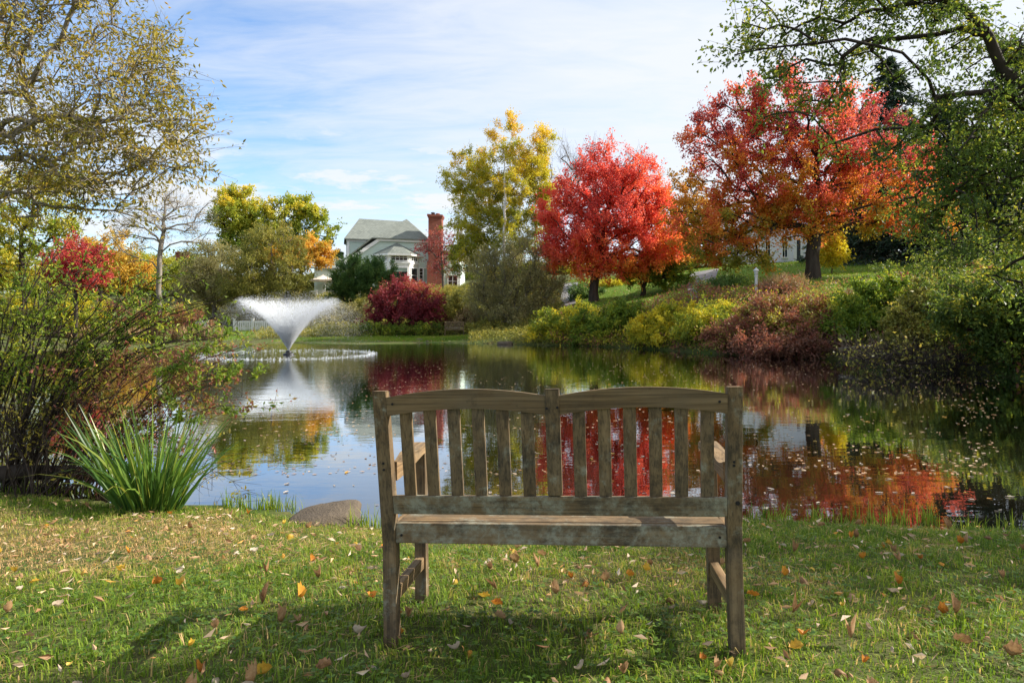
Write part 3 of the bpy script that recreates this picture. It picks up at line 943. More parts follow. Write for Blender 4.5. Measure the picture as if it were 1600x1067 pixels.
ch.box(cx0 - 0.06, cx1 + 0.06, 70.94, 72.46, zc - 0.35, zc - 0.2); ch.box(cx0 - 0.12, cx1 + 0.12, 70.88, 72.52, zc - 0.2, zc + 0.02)
cho = shift(ch.build('chimney', BRICK, house), hb)
fl = MB()
fl.lathe([(0.17, 0), (0.17, 0.16), (0.24, 0.17), (0.24, 0.24), (0.05, 0.32)], (cx0 + 0.4, 71.6, zc + 0.02), 10)
shift(fl.build('flue_cap', METAL_DARK, cho), hb)
fl = MB(); fl.lathe([(0.22, 0), (0.2, 0.2), (0.12, 0.21)], (cx1 - 0.45, 71.6, zc + 0.02), 10)
shift(fl.build('flue_pot', BRICK, cho), hb)

for o_ in house.children_recursive:                               # the wings run straight back from the pond although the front faces a little right
    o_.data.transform(Matrix(((1, math.tan(0.33), 0, 0), (0, 1, 0, 0), (0, 0, 1, 0), (0, 0, 0, 1))))

# deck, railing and parasol beside the house
db = np.array([-17.0, 64.5, 2.5])
deck = empty('deck', db, 0, 'raised wooden deck with white railing left of the sage green house', 'deck')
m = MB(); m.box(-19.8, -14.2, 64.05, 66.2, 2.93, 3.08)
for x in (-19.6, -18.2, -16.8, -15.4, -14.4): m.box(x - 0.08, x + 0.08, 64.2, 64.36, 1.5, 2.93)
shift(m.build('platform', WHITE_OLD, deck), db)
m = MB(); m.box(-19.8, -14.2, 64.1, 64.22, 3.86, 3.93); m.box(-19.8, -14.2, 64.13, 64.19, 3.18, 3.23)
for i in range(38): m.box(-19.74 + i * 0.147, -19.69 + i * 0.147, 64.135, 64.185, 3.23, 3.86)
for i in range(5): m.box(-19.8 + i * 1.37, -19.68 + i * 1.37, 64.09, 64.23, 3.08, 4.02)
shift(m.build('railing', WHITE, deck), db)
ub = np.array([-18.0, 65.0, 3.08])
um = empty('patio_parasol', ub, 0, 'cream patio parasol open on the deck beside the house', 'parasol')
CREAM = simple('cream_canvas', (0.72, 0.60, 0.48), 0.8, var=0.1)
m = MB(); m.lathe([(1.24, 1.78), (1.26, 1.92), (0.55, 2.16), (0.06, 2.36), (0.03, 2.45)], (0, 0, 0), 8); m.build('canopy', CREAM, um)
m = MB(); m.lathe([(0.03, 0), (0.03, 1.9)], (0, 0, 0), 8); m.lathe([(0.3, 0), (0.26, 0.08), (0.05, 0.12)], (0, 0, 0), 12); m.build('pole', WHITE_OLD, um)


# ------------------------------------------------------------------ white cottage behind the right maple, grey house far left
cb = np.array([24.0, 60.0, hz(24, 60) - 0.3])
cot = empty('cottage', cb, 0, 'white clapboard cottage on the lawn behind the red and orange maple', 'house')
m = MB(); m.box(-3.6, 3.0, 0, 6, -0.5, 3.1); m.prism([(-3.6, 0, 3.1), (3.0, 0, 3.1), (-0.3, 0, 5.3)], [(-3.6, 6, 3.1), (3.0, 6, 3.1), (-0.3, 6, 5.3)])
m.build('wall', WHITE_SIDING, cot)
m = MB(); slab(m, [(-4.0, -.3, 3.0), (-0.3, -.3, 5.5), (-0.3, 6.3, 5.5), (-4.0, 6.3, 3.0)]); slab(m, [(3.4, -.3, 3.0), (-0.3, -.3, 5.5), (-0.3, 6.3, 5.5), (3.4, 6.3, 3.0)]); m.build('roof', ROOF_GREY, cot)
for x in (-1.75, -0.25): window(cot, (x, -0.002, 0.75), (1, 0, 0), (0, -1, 0), 0.4, 1.35, 2, 2)
m = MB(); m.box(0.72, 0.98, -0.1, -0.004, 0.2, 2.5); m.box(1.32, 1.5, -0.1, -0.004, 0.2, 2.5); m.box(0.98, 1.32, -0.05, -0.004, 0.2, 2.3, 1); m.build('door', [WHITE, SLATE_DARK], cot)

lb = np.array([-40.5, 82.0, 3.4])
lh = empty('grey_house', lb, 0, 'grey house with a brick chimney glimpsed through trees on the far left', 'house')
GREY_SIDING = siding('grey_green_clapboard', (0.26, 0.29, 0.28), 0.18)
m = MB(); m.box(-3.4, 3.4, 0, 7, -1.5, 3.0); m.build('wall', GREY_SIDING, lh)
m = MB(); slab(m, [(-3.8, -.4, 2.95), (3.8, -.4, 2.95), (3.0, 3.5, 4.9), (-3.0, 3.5, 4.9)]); slab(m, [(-3.8, 7.4, 2.95), (3.8, 7.4, 2.95), (3.0, 3.5, 4.9), (-3.0, 3.5, 4.9)])
slab(m, [(-3.8, -.4, 2.95), (-3.0, 3.5, 4.9), (-3.8, 7.4, 2.95)]); slab(m, [(3.8, -.4, 2.95), (3.0, 3.5, 4.9), (3.8, 7.4, 2.95)]); m.build('roof', ROOF_GREY, lh)
m = MB(); m.box(-0.1, 1.1, 0.5, 1.4, 2.5, 5.9); m.box(-0.18, 1.18, 0.42, 1.48, 5.75, 5.95); m.build('chimney', BRICK, lh)
for x in (-2.4, -0.6, 1.3): window(lh, (x, -0.002, 0.4), (1, 0, 0), (0, -1, 0), 0.85, 1.4, 2, 2)

# ------------------------------------------------------------------ lamp post, fences, rocks
b = on_ground(1181.5, 32); b[2] -= 0.1
lp = empty('lamp_post', b, 0, 'white garden lamp post standing among shrubs before the right maple', 'lamp post')
hh = float(P(1181, 418, 32)[2] - b[2])
m = MB(); m.box(-.05, .05, -.05, .05, 0, hh - 0.36); m.box(-.07, .07, -.07, .07, hh - 0.42, hh - 0.36); m.build('post', WHITE_OLD, lp)
m = MB(); m.lathe([(0.05, 0), (0.085, 0.05), (0.105, 0.2)], (0, 0, hh - 0.36), 6, 0); m.lathe([(0.15, 0.2), (0.13, 0.24), (0.05, 0.31), (0.02, 0.36)], (0, 0, hh - 0.36), 6, 1)
m.build('lantern', [simple('lantern_glass', (0.55, 0.56, 0.52), 0.25, var=.05), WHITE_OLD], lp)


def fence(px0, px1, Y, top, label, n):
    b = on_ground((px0 + px1) / 2, Y)
    x0, x1 = (px0 - px1) / 2 * Y / F, (px1 - px0) / 2 * Y / F
    r = empty('white_fence', b, 0, label, 'fence', 'white fences by the far shore')
    hgt = P(0, top, Y)[2] - b[2]
    for i in range(3):
        x = x0 + (x1 - x0) * i / 2
        m = MB(); m.box(x - 0.07, x + 0.07, -0.07, 0.07, -0.2, hgt + 0.1); m.box(x - 0.1, x + 0.1, -0.1, 0.1, hgt + 0.1, hgt + 0.16); m.build('post', WHITE_OLD, r)
    m = MB(); m.box(x0, x1, -0.03, 0.03, hgt * 0.8, hgt * 0.8 + 0.08); m.build('rail', WHITE_OLD, r)
    m = MB(); m.box(x0, x1, -0.03, 0.03, hgt * 0.2, hgt * 0.2 + 0.08); m.build('rail', WHITE_OLD, r)
    m = MB()
    for i in range(n):
        x = x0 + 0.12 + (x1 - x0 - 0.2) * i / n
        m.box(x, x + (x1 - x0) / n * 0.62, -0.055, -0.032, 0.03, hgt)
    m.build('pickets', WHITE_OLD, r)


fence(366, 424, 49.5, 501, 'white picket fence on the lawn behind the fountain spray', 16)
fence(306, 324, 49.0, 502, 'short white railing left of the lawn, behind the arching shrub', 6)


def rock(name, label, loc, size, rz, seed, cat='rock'):
    rng = np.random.RandomState(seed)
    bm = bmesh.new(); bmesh.ops.create_icosphere(bm, subdivisions=4, radius=1.0)
    off_ = rng.rand(3) * 50
    from mathutils import noise as mn
    for v in bm.verts:
        q = v.co.copy()
        d = 1 + 0.16 * mn.noise(q * 1.3 + Vector(off_)) + 0.05 * mn.noise(q * 4 + Vector(off_))
        v.co = q * d
        v.co.z = v.co.z if v.co.z < 0.55 else 0.55 + (v.co.z - 0.55) * 0.45
        v.co = Vector((v.co.x * size[0], v.co.y * size[1], v.co.z * size[2]))
    for f in bm.faces: f.smooth = True
    me = bpy.data.meshes.new(name); bm.to_mesh(me); bm.free()
    o = link(name, me, STONE); o.location = [float(v) for v in loc]; o.rotation_euler = (0, 0, rz)
    return tag(o, label, cat)


o = rock('boulder', 'smooth flat boulder at the near water edge left of the bench', (-1.36, 4.97, 0.02), (0.27, 0.20, 0.125), 0.55, 4)
o.rotation_euler = (0.10, -0.16, 0.62)
rock('stone', 'pale stone on the far grassy shore in front of the burgundy bush', (*W(655, 534), 0.04), (0.27, 0.2, 0.2), 0.3, 8)
rock('stone', 'small dark stone at the far waterline below the olive shrub', (*W(790, 538), 0.03), (0.45, 0.25, 0.2), 0.1, 9)
rock('stone', 'small stone right of the pale one on the far shore', (*W(668, 535), 0.03), (0.13, 0.1, 0.11), 0.9, 11)

# ------------------------------------------------------------------ the bench
def make_bench(label, group=None):
    root = empty('garden_bench', (0, 0, 0), 0, label, 'bench', group)
    Wd, w_ = 1.2045, 0.0493
    h = w_ / 2; L, R = -Wd / 2, Wd / 2
    zs0, zs1, zl0, zl1, zt, yt, yf, zc = .3634, .4339, .4708, .5394, .9111, -.108, .0057, .8879
    lean = lambda z: yt * (z - zs0) / (zt - zs0) if z > zs0 else yf * (zs0 - z) / zs0
    def board(name, secs, m, par=root, bev=0.004):
        """loft of rectangles (x0,x1,y0,y1) along z, or general 4-corner rings"""
        mb = MB(); i = 0
        for s in secs: mb.v += [tuple(p) for p in s]
        n = len(secs)
        mb.f.append([0, 1, 2, 3]); mb.f.append([4 * (n - 1) + k for k in (3, 2, 1, 0)])
        for a in range(n - 1):
            for k in range(4): mb.f.append([4 * a + k, 4 * a + (k + 1) % 4, 4 * a + 4 + (k + 1) % 4, 4 * a + 4 + k])
        mb.m = [0] * len(mb.f)
        return mb.build(name, m, par, bev, 2)
    ring = lambda x0, x1, y0, y1, z, tz=0.0: [(x0, y0, z), (x1, y0, z), (x1, y1, z + tz), (x0, y1, z + tz)]
    for x in (L, R):
        secs = []
        for z in (-0.06, 0.1, 0.25, zs0, zs1, 0.55, 0.72, 0.86, zt - 0.006, zt):
            y = lean(z); dep = 0.058 if z < 0.6 else 0.058 - 0.012 * (z - 0.6) / 0.31
            secs.append(ring(x - h, x + h, y, y + dep, z))
        board('rear_leg', secs, WOOD_Z, bev=0.005)
    secs = [ring(-h, h, lean(z) - 0.004, lean(z) + 0.04, z) for z in (zl1 + 0.001, 0.65, 0.8, zt - 0.004, zt)]
    board('centre_post', secs, WOOD_Z)
    for a, b in ((L + h, -h), (h, R - h)):                           # two arched top rails
        secs = []
        for i in range(17):
            t = i / 16; x = a + (b - a) * t
            arch = 0.026 * (1 - (2 * t - 1) ** 2)
            z1, z0 = zc + arch, zc + arch - 0.066 - 0.002 * math.sin(t * 3.14)
            y0, y1 = lean(z0), lean(z1)
            secs.append([(x, y0, z0), (x, y0 + 0.034, z0), (x, y1 + 0.034, z1), (x, y1, z1)])
        ob = board('top_rail', secs, WOOD_X, bev=0.0)
        for i in range(6):
            gap = (abs(b - a) - 6 * 0.043) / 7
            xs = a + gap + i * (0.043 + gap)
            t = (xs + 0.0215 - a) / (b - a); ztop = zc + 0.026 * (1 - (2 * t - 1) ** 2) - 0.069
            board('back_slat', [ring(xs, xs + 0.043, lean(z) + 0.007, lean(z) + 0.024, z) for z in (zl1 - 0.002, 0.63, 0.74, ztop + 0.006)], WOOD_Z, bev=0.0025)
    secs = [[(x, lean(zl0), zl0), (x, lean(zl0) + 0.036, zl0), (x, lean(zl1) + 0.036, zl1 - 0.004), (x, lean(zl1), zl1 - 0.001)] for x in np.linspace(L + h, R - h, 7)]
    board('lower_back_rail', secs, WOOD_XL, bev=0.004)
    secs = [[(x, 0.002, zs0), (x, 0.036, zs0), (x, 0.036, zs1), (x, 0.002, zs1)] for x in np.linspace(L + h, R - h, 7)]
    board('rear_seat_rail', secs, WOOD_XL, bev=0.004)
    D = 0.44
    secs = [[(x, D + 0.012, zs0 + 0.004), (x, D + 0.042, zs0 + 0.004), (x, D + 0.042, zs1 - 0.008), (x, D + 0.012, zs1 - 0.008)] for x in np.linspace(L + h, R - h, 3)]
    board('front_apron', secs, WOOD_X)
    for k in range(5):                                               # seat slats, slightly dished
        y0 = 0.041 + k * 0.0885; dz = -0.010 * math.sin(math.pi * (k + 0.5) / 5)
        secs = [[(x, y0, zs1 + dz - 0.014), (x, y0 + 0.076, zs1 + dz - 0.014), (x, y0 + 0.076, zs1 + dz + 0.004), (x, y0, zs1 + dz + 0.004)] for x in np.linspace(L + h + 0.001, R - h - 0.001, 3)]
        board('seat_slat', secs, WOOD_SEAT, bev=0.003)
    for x in (L, R):
        board('front_leg', [ring(x - h, x + h, D, D + 0.05, z) for z in (-0.05, 0.2, 0.45, 0.622)], WOOD_Z, bev=0.004)
        board('side_rail', [[(x - 0.014, y, zs0), (x + 0.014, y, zs0), (x + 0.014, y, zs1 - 0.018), (x - 0.014, y, zs1 - 0.018)] for y in (0.057, D + 0.001)], WOOD_Y)
        board('stretcher', [[(x - 0.017, y, 0.143), (x + 0.017, y, 0.143), (x + 0.017, y, 0.19), (x - 0.017, y, 0.19)] for y in (0.060, D + 0.001)], WOOD_Y)
        secs = []
        for i in range(15):
            t = i / 14; y = 0.028 + t * 0.50
            zt_ = 0.648 - 0.016 * math.sin(min(1, t / 0.42) * math.pi) + 0.016 * max(0, (t - 0.3) / 0.7) ** 0.7
            zb_ = 0.580 + 0.046 * min(1, t / 0.7) ** 1.5
            if t > 0.93: zt_ -= 0.010 * (t - 0.93) / 0.07
            hw = 0.024 + 0.010 * min(1, max(0, t - 0.25) / 0.5)
            secs.append([(x - hw, y, zb_), (x + hw, y, zb_), (x + hw, y, zt_), (x - hw, y, zt_)])
        board('armrest', secs, WOOD_Y, bev=0.0)
    for x, z in ((L + h + 0.022, 0.865), (R - h - 0.026, 0.862), (L, 0.655), (L, 0.632), (R - 0.004, 0.66), (R - 0.004, 0.648), (R + 0.008, 0.52), (L + h + 0.022, 0.392), (R - h - 0.024, 0.398), (-h + 0.006, 0.845), (h - 0.007, 0.848)):
        y = lean(z) - (0.003 if abs(x) > 0.05 else 0.0068)
        if z < zs1: y = -0.001
        m = MB(); k = 9
        rr = 0.0044 if abs(x - R - 0.008) > 0.001 else 0.0075
        m.prism([(x + rr * math.cos(6.283 * i / k), y, z + rr * math.sin(6.283 * i / k)) for i in range(k)], [(x + rr * math.cos(6.283 * i / k), y + 0.006, z + rr * math.sin(6.283 * i / k)) for i in range(k)])
        m.build('peg', PEG, root)
    return root


def copy_tree(o, parent=None):
    c = o.copy(); COL.objects.link(c)
    if parent is not None: c.parent = parent
    for ch_ in [q for q in o.children]: copy_tree(ch_, c)
    return c


bench = make_bench('large weathered teak bench seen from behind on the near grass', 'benches by the pond')
yaw, pitch, roll = -0.1186, -0.0593, -0.0249
bench.rotation_euler = (Matrix.Rotation(yaw, 3, 'Z') @ Matrix.Rotation(pitch, 3, 'X') @ Matrix.Rotation(roll, 3, 'Y')).to_euler()
bench.location = (0.1626, 2.3566, CAMZ - 1.1589)
far_bench = copy_tree(bench)
far_bench['label'] = 'tiny distant bench facing the pond on the far grassy shore'
bx, by = (710 - CX) * 44.6 / F, 44.6
far_bench.location = (bx, by, hz(bx, by) + 0.02); far_bench.rotation_euler = (0, 0, math.pi + 0.08)

# ------------------------------------------------------------------ fountain
def water_spray():
    m, t = mat('white_spray')
    b = t.n('ShaderNodeBsdfPrincipled', ins={'Base Color': (0.92, 0.94, 0.96, 1), 'Roughness': 0.35, 'Specular IOR Level': 0.5})
    tr = t.n('ShaderNodeBsdfTranslucent', ins={'Color': (0.97, 0.98, 0.99, 1)})
    mx = t.n('ShaderNodeMixShader', ins={0: 0.6, 1: b.outputs[0], 2: tr.outputs[0]})
    finish(t, mx.outputs[0])
    return m


SPRAY = water_spray()
fpos = np.array([*W(451, 554), 0.0])
ft = empty('fountain', fpos, 0, 'floating fountain throwing a white spray of water in the pond', 'fountain')
m = MB(); m.lathe([(0.2, -0.1), (0.22, 0.0), (0.2, 0.04), (0.12, 0.08), (0.09, 0.16), (0.06, 0.17)], (0, 0, 0), 20); m.build('nozzle', METAL_DARK, ft, smooth=False)
rng = np.random.RandomState(12)
def drops(n, th_mean, th_sd, v0, t0, t1, pw, size, wd=.11, vsd=.03):
    th = np.abs(rng.normal(th_mean, th_sd, n)); ph = rng.rand(n) * 6.283
    v = v0 * (1 - vsd * np.abs(rng.normal(size=n)))
    vz, vr = v * np.cos(th), v * np.sin(th)
    u = rng.rand(n) ** pw; t = t0 + (t1 - t0) * u
    drag = 1 - 0.10 * t
    p = np.stack([np.cos(ph) * vr * t * drag, np.sin(ph) * vr * t * drag, 0.16 + vz * t - 4.9 * t * t], -1)
    vel = np.stack([np.cos(ph) * vr, np.sin(ph) * vr, vz - 9.8 * t], -1)
    p += rng.normal(size=(n, 3)) * 0.03 * t[:, None]
    k = p[:, 2] > 0.01
    d = unit(vel[k]); l = size * (0.5 + rng.rand(k.sum()))
    return p[k], p[k] + d * l[:, None], (size * wd * (0.5 + rng.rand(k.sum())) * np.clip(1.15 - 1.1 * t[k], .28, 1))
A, B, Rr = zip(drops(42000, .475, .026, 7.15, 0.0, .64, 1.35, .045, .11, .06), drops(22000, .30, .11, 6.6, 0.0, .52, 1.3, .045, .11, .10), drops(24000, .48, .05, 7.0, .40, 1.0, 1.0, .022, .15, .10), drops(9000, .30, .13, 6.9, .4, .95, 1.0, .022, .15, .12), drops(16000, .49, .07, 6.9, .8, 1.38, 1.0, .015, .16, .1), drops(3000, .3, .12, 6.8, .7, 1.36, 1., .015, .16, .1))
A, B, Rr = np.concatenate(A), np.concatenate(B), np.concatenate(Rr)[:, None]
V, q = thin_tubes(A, B, Rr, Rr * 0.4)
link('spray', np_mesh('spray', V, [q]), SPRAY, ft)
n = 450                                                        # splash where the drops come down
a = rng.rand(n) * 6.283; r = np.where(rng.rand(n) < 0.9, rng.normal(3.3, 0.09, n), 3.3 * np.sqrt(rng.rand(n)))
p = np.stack([np.cos(a) * r, np.sin(a) * r, np.abs(rng.normal(size=n)) * 0.02 + 0.006], -1)
V, q = thin_tubes(p, p + np.stack([rng.normal(size=n) * 0.04, rng.normal(size=n) * 0.04, np.abs(rng.normal(size=n)) * 0.03 + 0.010], -1), np.full((n, 1), 0.010), np.full((n, 1), 0.004))
n2 = 520
a = rng.rand(n2) * 6.283; r = np.where(rng.rand(n2) < 0.9, rng.normal(3.3, 0.09, n2), 3.2 * np.sqrt(rng.rand(n2)))
c = np.stack([np.cos(a) * r, np.sin(a) * r, np.full(n2, 0.006) + 0.004 * rng.rand(n2)], -1)
s = 0.015 + 0.035 * rng.rand(n2)
k6 = np.arange(5) * 1.2566
fo = c[:, None] + s[:, None, None] * np.stack([np.cos(k6) * 1.6, np.sin(k6), 0 * k6], -1)[None]
V2 = fo.reshape(-1, 3); q2 = np.arange(n2 * 5).reshape(n2, 5)
link('splash', np_mesh('splash', np.concatenate([V, V2]), [q, q2 + len(V)]), SPRAY, ft)
# ------------------------------------------------------------------ big trees at the two sides of the picture
b = np.array([-8.4, 7.6, hz(-8.4, 7.6)])
Y = 7.8
plant('overhanging_tree', 'tall leaning tree with thin olive and yellow leaves overhanging at the left', 'tree', b,
      [lobe(70, 40, 200, 150, Y, 1.2), lobe(185, 205, 120, 110, Y, 0.9, 1.2), lobe(20, 230, 160, 110, Y, 1.1), lobe(-160, 60, 200, 220, Y, 1.4), lobe(120, -140, 220, 120, Y, 1.3), lobe(235, 120, 70, 100, Y, .6, 1.2), lobe(265, 230, 50, 80, Y, .5, 1.3), lobe(160, 300, 110, 45, Y, .7, .9),
       lobe(60, 320, 120, 40, Y, .8, .5)],
      BARK_LIGHT, L_OLIVE, nt=680, nl=25000, ls=0.068, asp=0.36, tr=0.13, trunk=trunk_to(b, (-8.0, 7.6, b[2] + 1.3), (-7.3, 7.7, 2.9), P(-90, 250, Y)), twl=0.42, ntw=7, draw=0.8, droop=0.25, seed=5, tip=0.0055, twr=0.0035, seg=0.35, bf=0.28, shell=0.5, jit=0.08, rpow=0.68)

b = np.array([9.6, 9.2, hz(9.6, 9.2)])
Y = 9.3
fork = P(1660, 260, Y)
plant('overhanging_tree', 'large dark green tree with crooked limbs overhanging at the right', 'tree', b,
      [lobe(1560, 245, 115, 90, Y, 1.2, 1.3), lobe(1550, 360, 100, 75, Y, 1.2, 0.9), lobe(1595, 450, 40, 60, Y, .8, .5), lobe(1330, 110, 120, 60, Y, .8, 0.42), lobe(1215, 75, 85, 60, Y, .6, 0.65), lobe(1250, 150, 80, 40, Y, .6, 0.5),
       lobe(1390, 240, 90, 50, Y, .9, 0.32), lobe(1450, 330, 60, 70, Y, .9, 0.4), lobe(1450, 30, 150, 60, Y, 1.0, 0.6), lobe(1300, 10, 150, 50, Y, .8, 0.8), lobe(1590, 90, 70, 80, Y, 1.0, .7), 
       (7.4, 5.0, 3.7, 1.5, 1.3, 1.2, 1.2), (9.4, 5.6, 4.5, 1.6, 1.4, 1.2, 1.2), lobe(1500, 200, 60, 70, Y, .8, .8)],  # leading lobes here are out of view, added to shade the right grass
      BARK_DARK, L_DARKGREEN, nt=640, nl=42000, ls=0.07, asp=0.5, tr=0.19, trunk=trunk_to(b, (9.4, 9.2, b[2] + 1.6), (8.6, 9.3, 2.9), fork, P(1597, 134, Y), P(1544, 56, Y), P(1478, 0, Y), P(1420, -70, Y)),
      twl=0.42, ntw=7, draw=0.5, droop=0.35, seed=8, rpow=.6, tip=0.006, twr=0.004, seg=0.4, bf=0.25, jit=0.1)

# ------------------------------------------------------------------ maples on the right
Y = 36.0
b = on_ground(1270, Y, -0.1)
zlo, zhi = P(0, 430, Y)[2], P(0, 150, Y)[2]
def tint_maple(p, rnd, tr):
    u = (p[:, 2] - zlo) / (zhi - zlo)
    return 0.96 - 0.78 * np.clip(u * 1.1, 0, 1) + 0.6 * (tr - 0.5) + 0.25 * (rnd - 0.5) - 0.10 * np.clip((p[:, 0] - 18) / 4, 0, 1)
plant('maple_tree', 'large spreading maple with red upper leaves turning orange below on the right lawn', 'tree', b,
      [lobe(1240, 250, 125, 95, Y, 3.6), lobe(1135, 225, 70, 80, Y, 2.2), lobe(1118, 355, 72, 55, Y, 2.4, 1.3), lobe(1160, 390, 55, 28, Y, 1.8), lobe(1385, 290, 90, 75, Y, 2.6), lobe(1200, 160, 60, 55, Y, 2), lobe(1310, 200, 95, 65, Y, 2.6), lobe(1290, 335, 110, 35, Y, 2.8), lobe(1200, 330, 90, 50, Y, 2.4), lobe(1440, 320, 50, 55, Y, 1.6)],
      BARK_DARK, L_ORANGE, nt=540, nl=100000, ls=0.125, asp=0.75, tr=0.34, trunk=trunk_to(b, P(1269, 400, Y), P(1272, 365, Y), P(1290, 300, Y), P(1260, 220, Y)), twl=0.85, ntw=7, draw=0.12, tint=tint_maple, seed=21, seg=0.8, tip=0.018, twr=0.012, bf=0.3, droop=0.3)

Y = 45.0
b = on_ground(928, Y, -0.1)
zlo2 = P(0, 440, Y)[2]
def tint_scarlet(p, rnd, tr):
    u = np.clip((p[:, 2] - zlo2) / 5.5, 0, 1)
    right = np.clip((p[:, 0] - 7.5) / 3.5, 0, 1)
    return 0.36 + 0.45 * (1 - u) ** 2 + 0.22 * right + 0.4 * (tr - 0.5) + 0.25 * (rnd - 0.5)
plant('maple_tree', 'round scarlet maple in the middle with a dark forked trunk', 'tree', b,
      [lobe(950, 340, 92, 82, Y, 3.4), lobe(888, 345, 46, 68, Y, 1.8), lobe(1025, 370, 52, 56, Y, 2), lobe(955, 270, 58, 40, Y, 2.2, .8), lobe(915, 405, 62, 32, Y, 2.2), lobe(1008, 305, 42, 45, Y, 1.8, .8), lobe(1040, 395, 38, 30, Y, 1.6), lobe(872, 370, 34, 50, Y, 1.5), lobe(960, 415, 60, 18, Y, 2)],
      BARK_DARK, L_SCARLET, nt=460, nl=80000, ls=0.135, asp=0.7, tr=0.30, trunk=trunk_to(b, P(929, 440, Y), P(936, 415, Y), P(945, 360, Y), P(955, 300, Y)), twl=0.9, ntw=7, draw=0.3, tint=tint_scarlet, seed=22, seg=0.8, tip=0.016, twr=0.012, up=0.45, bf=0.3)

Y = 46.5
b = on_ground(1004, Y, -0.1)
plant('small_tree', 'small green tree with a thin dark trunk under the scarlet maple', 'tree', b,
      [lobe(1050, 428, 38, 20, Y, 1.4), lobe(1000, 428, 45, 16, Y, 1.4), lobe(1020, 410, 50, 18, Y, 1.5)], BARK_DARK, L_BRIGHTGREEN, nt=80, nl=9000, ls=0.18, asp=0.6, tr=0.17, trunk=trunk_to(b, P(1005, 448, Y), P(1008, 430, Y)), twl=0.6, seed=23, twr=.01)

Y = 60.0
b = on_ground(1068, Y, -0.1)
plant('background_tree', 'brownish orange tree between the two red maples', 'tree', b,
      [lobe(1068, 330, 45, 52, Y, 2.5), lobe(1045, 390, 40, 35, Y, 2), lobe(1090, 390, 40, 30, Y, 2)], BARK_DARK, L_BROWN, nt=120, nl=14000, ls=0.24, asp=0.7, tr=0.3, trunk=trunk_to(b, P(1068, 400, Y), P(1068, 350, Y)), twl=1.0, seed=24, tip=.02, twr=.012)

Y = 63.0
b = on_ground(935, Y, -0.1)
plant('bare_tree', 'grey leafless tree whose twigs show above the scarlet maple', 'tree', b,
      [lobe(885, 280, 30, 65, Y, 2), lobe(1000, 290, 32, 50, Y, 2), lobe(940, 290, 60, 60, Y, 3)], BARK_GREY, L_BROWN, nt=150, nl=0, tr=0.3, trunk=trunk_to(b, P(935, 400, Y), P(935, 340, Y)), twl=1.6, ntw=10, draw=1.0, up=0.8, seed=25, tip=.02, twr=.013)

# ------------------------------------------------------------------ birch, willow shrub and what stands round the house
Y = 57.0
b = on_ground(788, Y, -0.1)
plant('birch_tree', 'tall yellow birch with a slender white trunk right of the brick chimney', 'tree', b,
      [lobe(788, 300, 65, 75, Y, 2.8), lobe(740, 285, 42, 55, Y, 2), lobe(792, 215, 28, 35, Y, 1.3), lobe(838, 260, 26, 60, Y, 1.4), lobe(850, 225, 14, 35, Y, .8), lobe(734, 350, 32, 50, Y, 1.8), lobe(800, 370, 62, 45, Y, 2.5), lobe(712, 275, 18, 22, Y, 1), lobe(735, 400, 30, 50, Y, 1.6, .9), lobe(850, 330, 22, 70, Y, 1.4)],
      BIRCH, L_YELLOW, nt=520, nl=105000, ls=0.135, asp=0.65, tr=0.125, trunk=trunk_to(b, P(787, 400, Y - 2.2), P(789, 300, Y - 2.3), P(787, 225, Y - .5)), twl=0.9, ntw=7, draw=0.25, droop=0.6, seed=26, rpow=.6, tip=.012, twr=.01, bf=0.15,
      tint=lambda p, r, t: 0.17 + 0.5 * np.clip((p[:, 2] - 6) / 12, 0, 1) + 0.5 * (t - .5) + 0.3 * (r - .5))

Y = 46.0
b = on_ground(808, Y, -0.1)
plant('willow_shrub', 'tall grey olive willow shrub at the water in front of the yellow birch', 'shrub', b,
      [lobe(808, 440, 66, 66, Y, 2.2), lobe(770, 445, 40, 60, Y, 1.6), lobe(850, 450, 35, 60, Y, 1.5), lobe(800, 500, 70, 28, Y, 2)], BARK_GREY, L_GREYOLIVE, nt=300, nl=42000, ls=0.15, asp=0.34, tr=0.09, stems=9, stem_r=0.9, twl=1.0, ntw=9, draw=0.6, up=1.0, droop=-0.4, seed=27, parts=('stems', 'foliage'), tip=.012, twr=.009, bf=.2)

Y = 66.0
b = on_ground(692, Y, -0.1)
plant('small_tree', 'airy purple red tree in front of the brick chimney', 'tree', b,
      [lobe(690, 380, 38, 24, Y, 1.8), lobe(668, 384, 22, 14, Y, 1.2), lobe(715, 400, 22, 30, Y, 1.4), lobe(685, 410, 24, 20, Y, 1.2)], BARK_GREY, L_PURPLE, nt=130, nl=3800, ls=0.155, asp=0.55, tr=0.12, trunk=trunk_to(b, P(692, 430, Y), P(690, 405, Y)), twl=0.7, seed=28, draw=.3, tip=.014, twr=.01)

Y = 46.5
b = on_ground(630, Y, -0.1)
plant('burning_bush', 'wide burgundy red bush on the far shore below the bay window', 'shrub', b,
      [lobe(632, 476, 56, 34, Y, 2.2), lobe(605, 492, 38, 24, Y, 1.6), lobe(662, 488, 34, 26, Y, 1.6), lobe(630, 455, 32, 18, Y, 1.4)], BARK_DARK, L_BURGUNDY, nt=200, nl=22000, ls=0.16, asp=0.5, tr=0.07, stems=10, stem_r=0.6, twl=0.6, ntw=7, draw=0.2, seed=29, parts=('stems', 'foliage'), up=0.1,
      tint=lambda p, r, t: 0.25 + 0.35 * np.clip((p[:, 2] - 1.2) / 2.5, 0, 1) + 0.55 * (t - .5) + .3 * (r - .5) + .1)

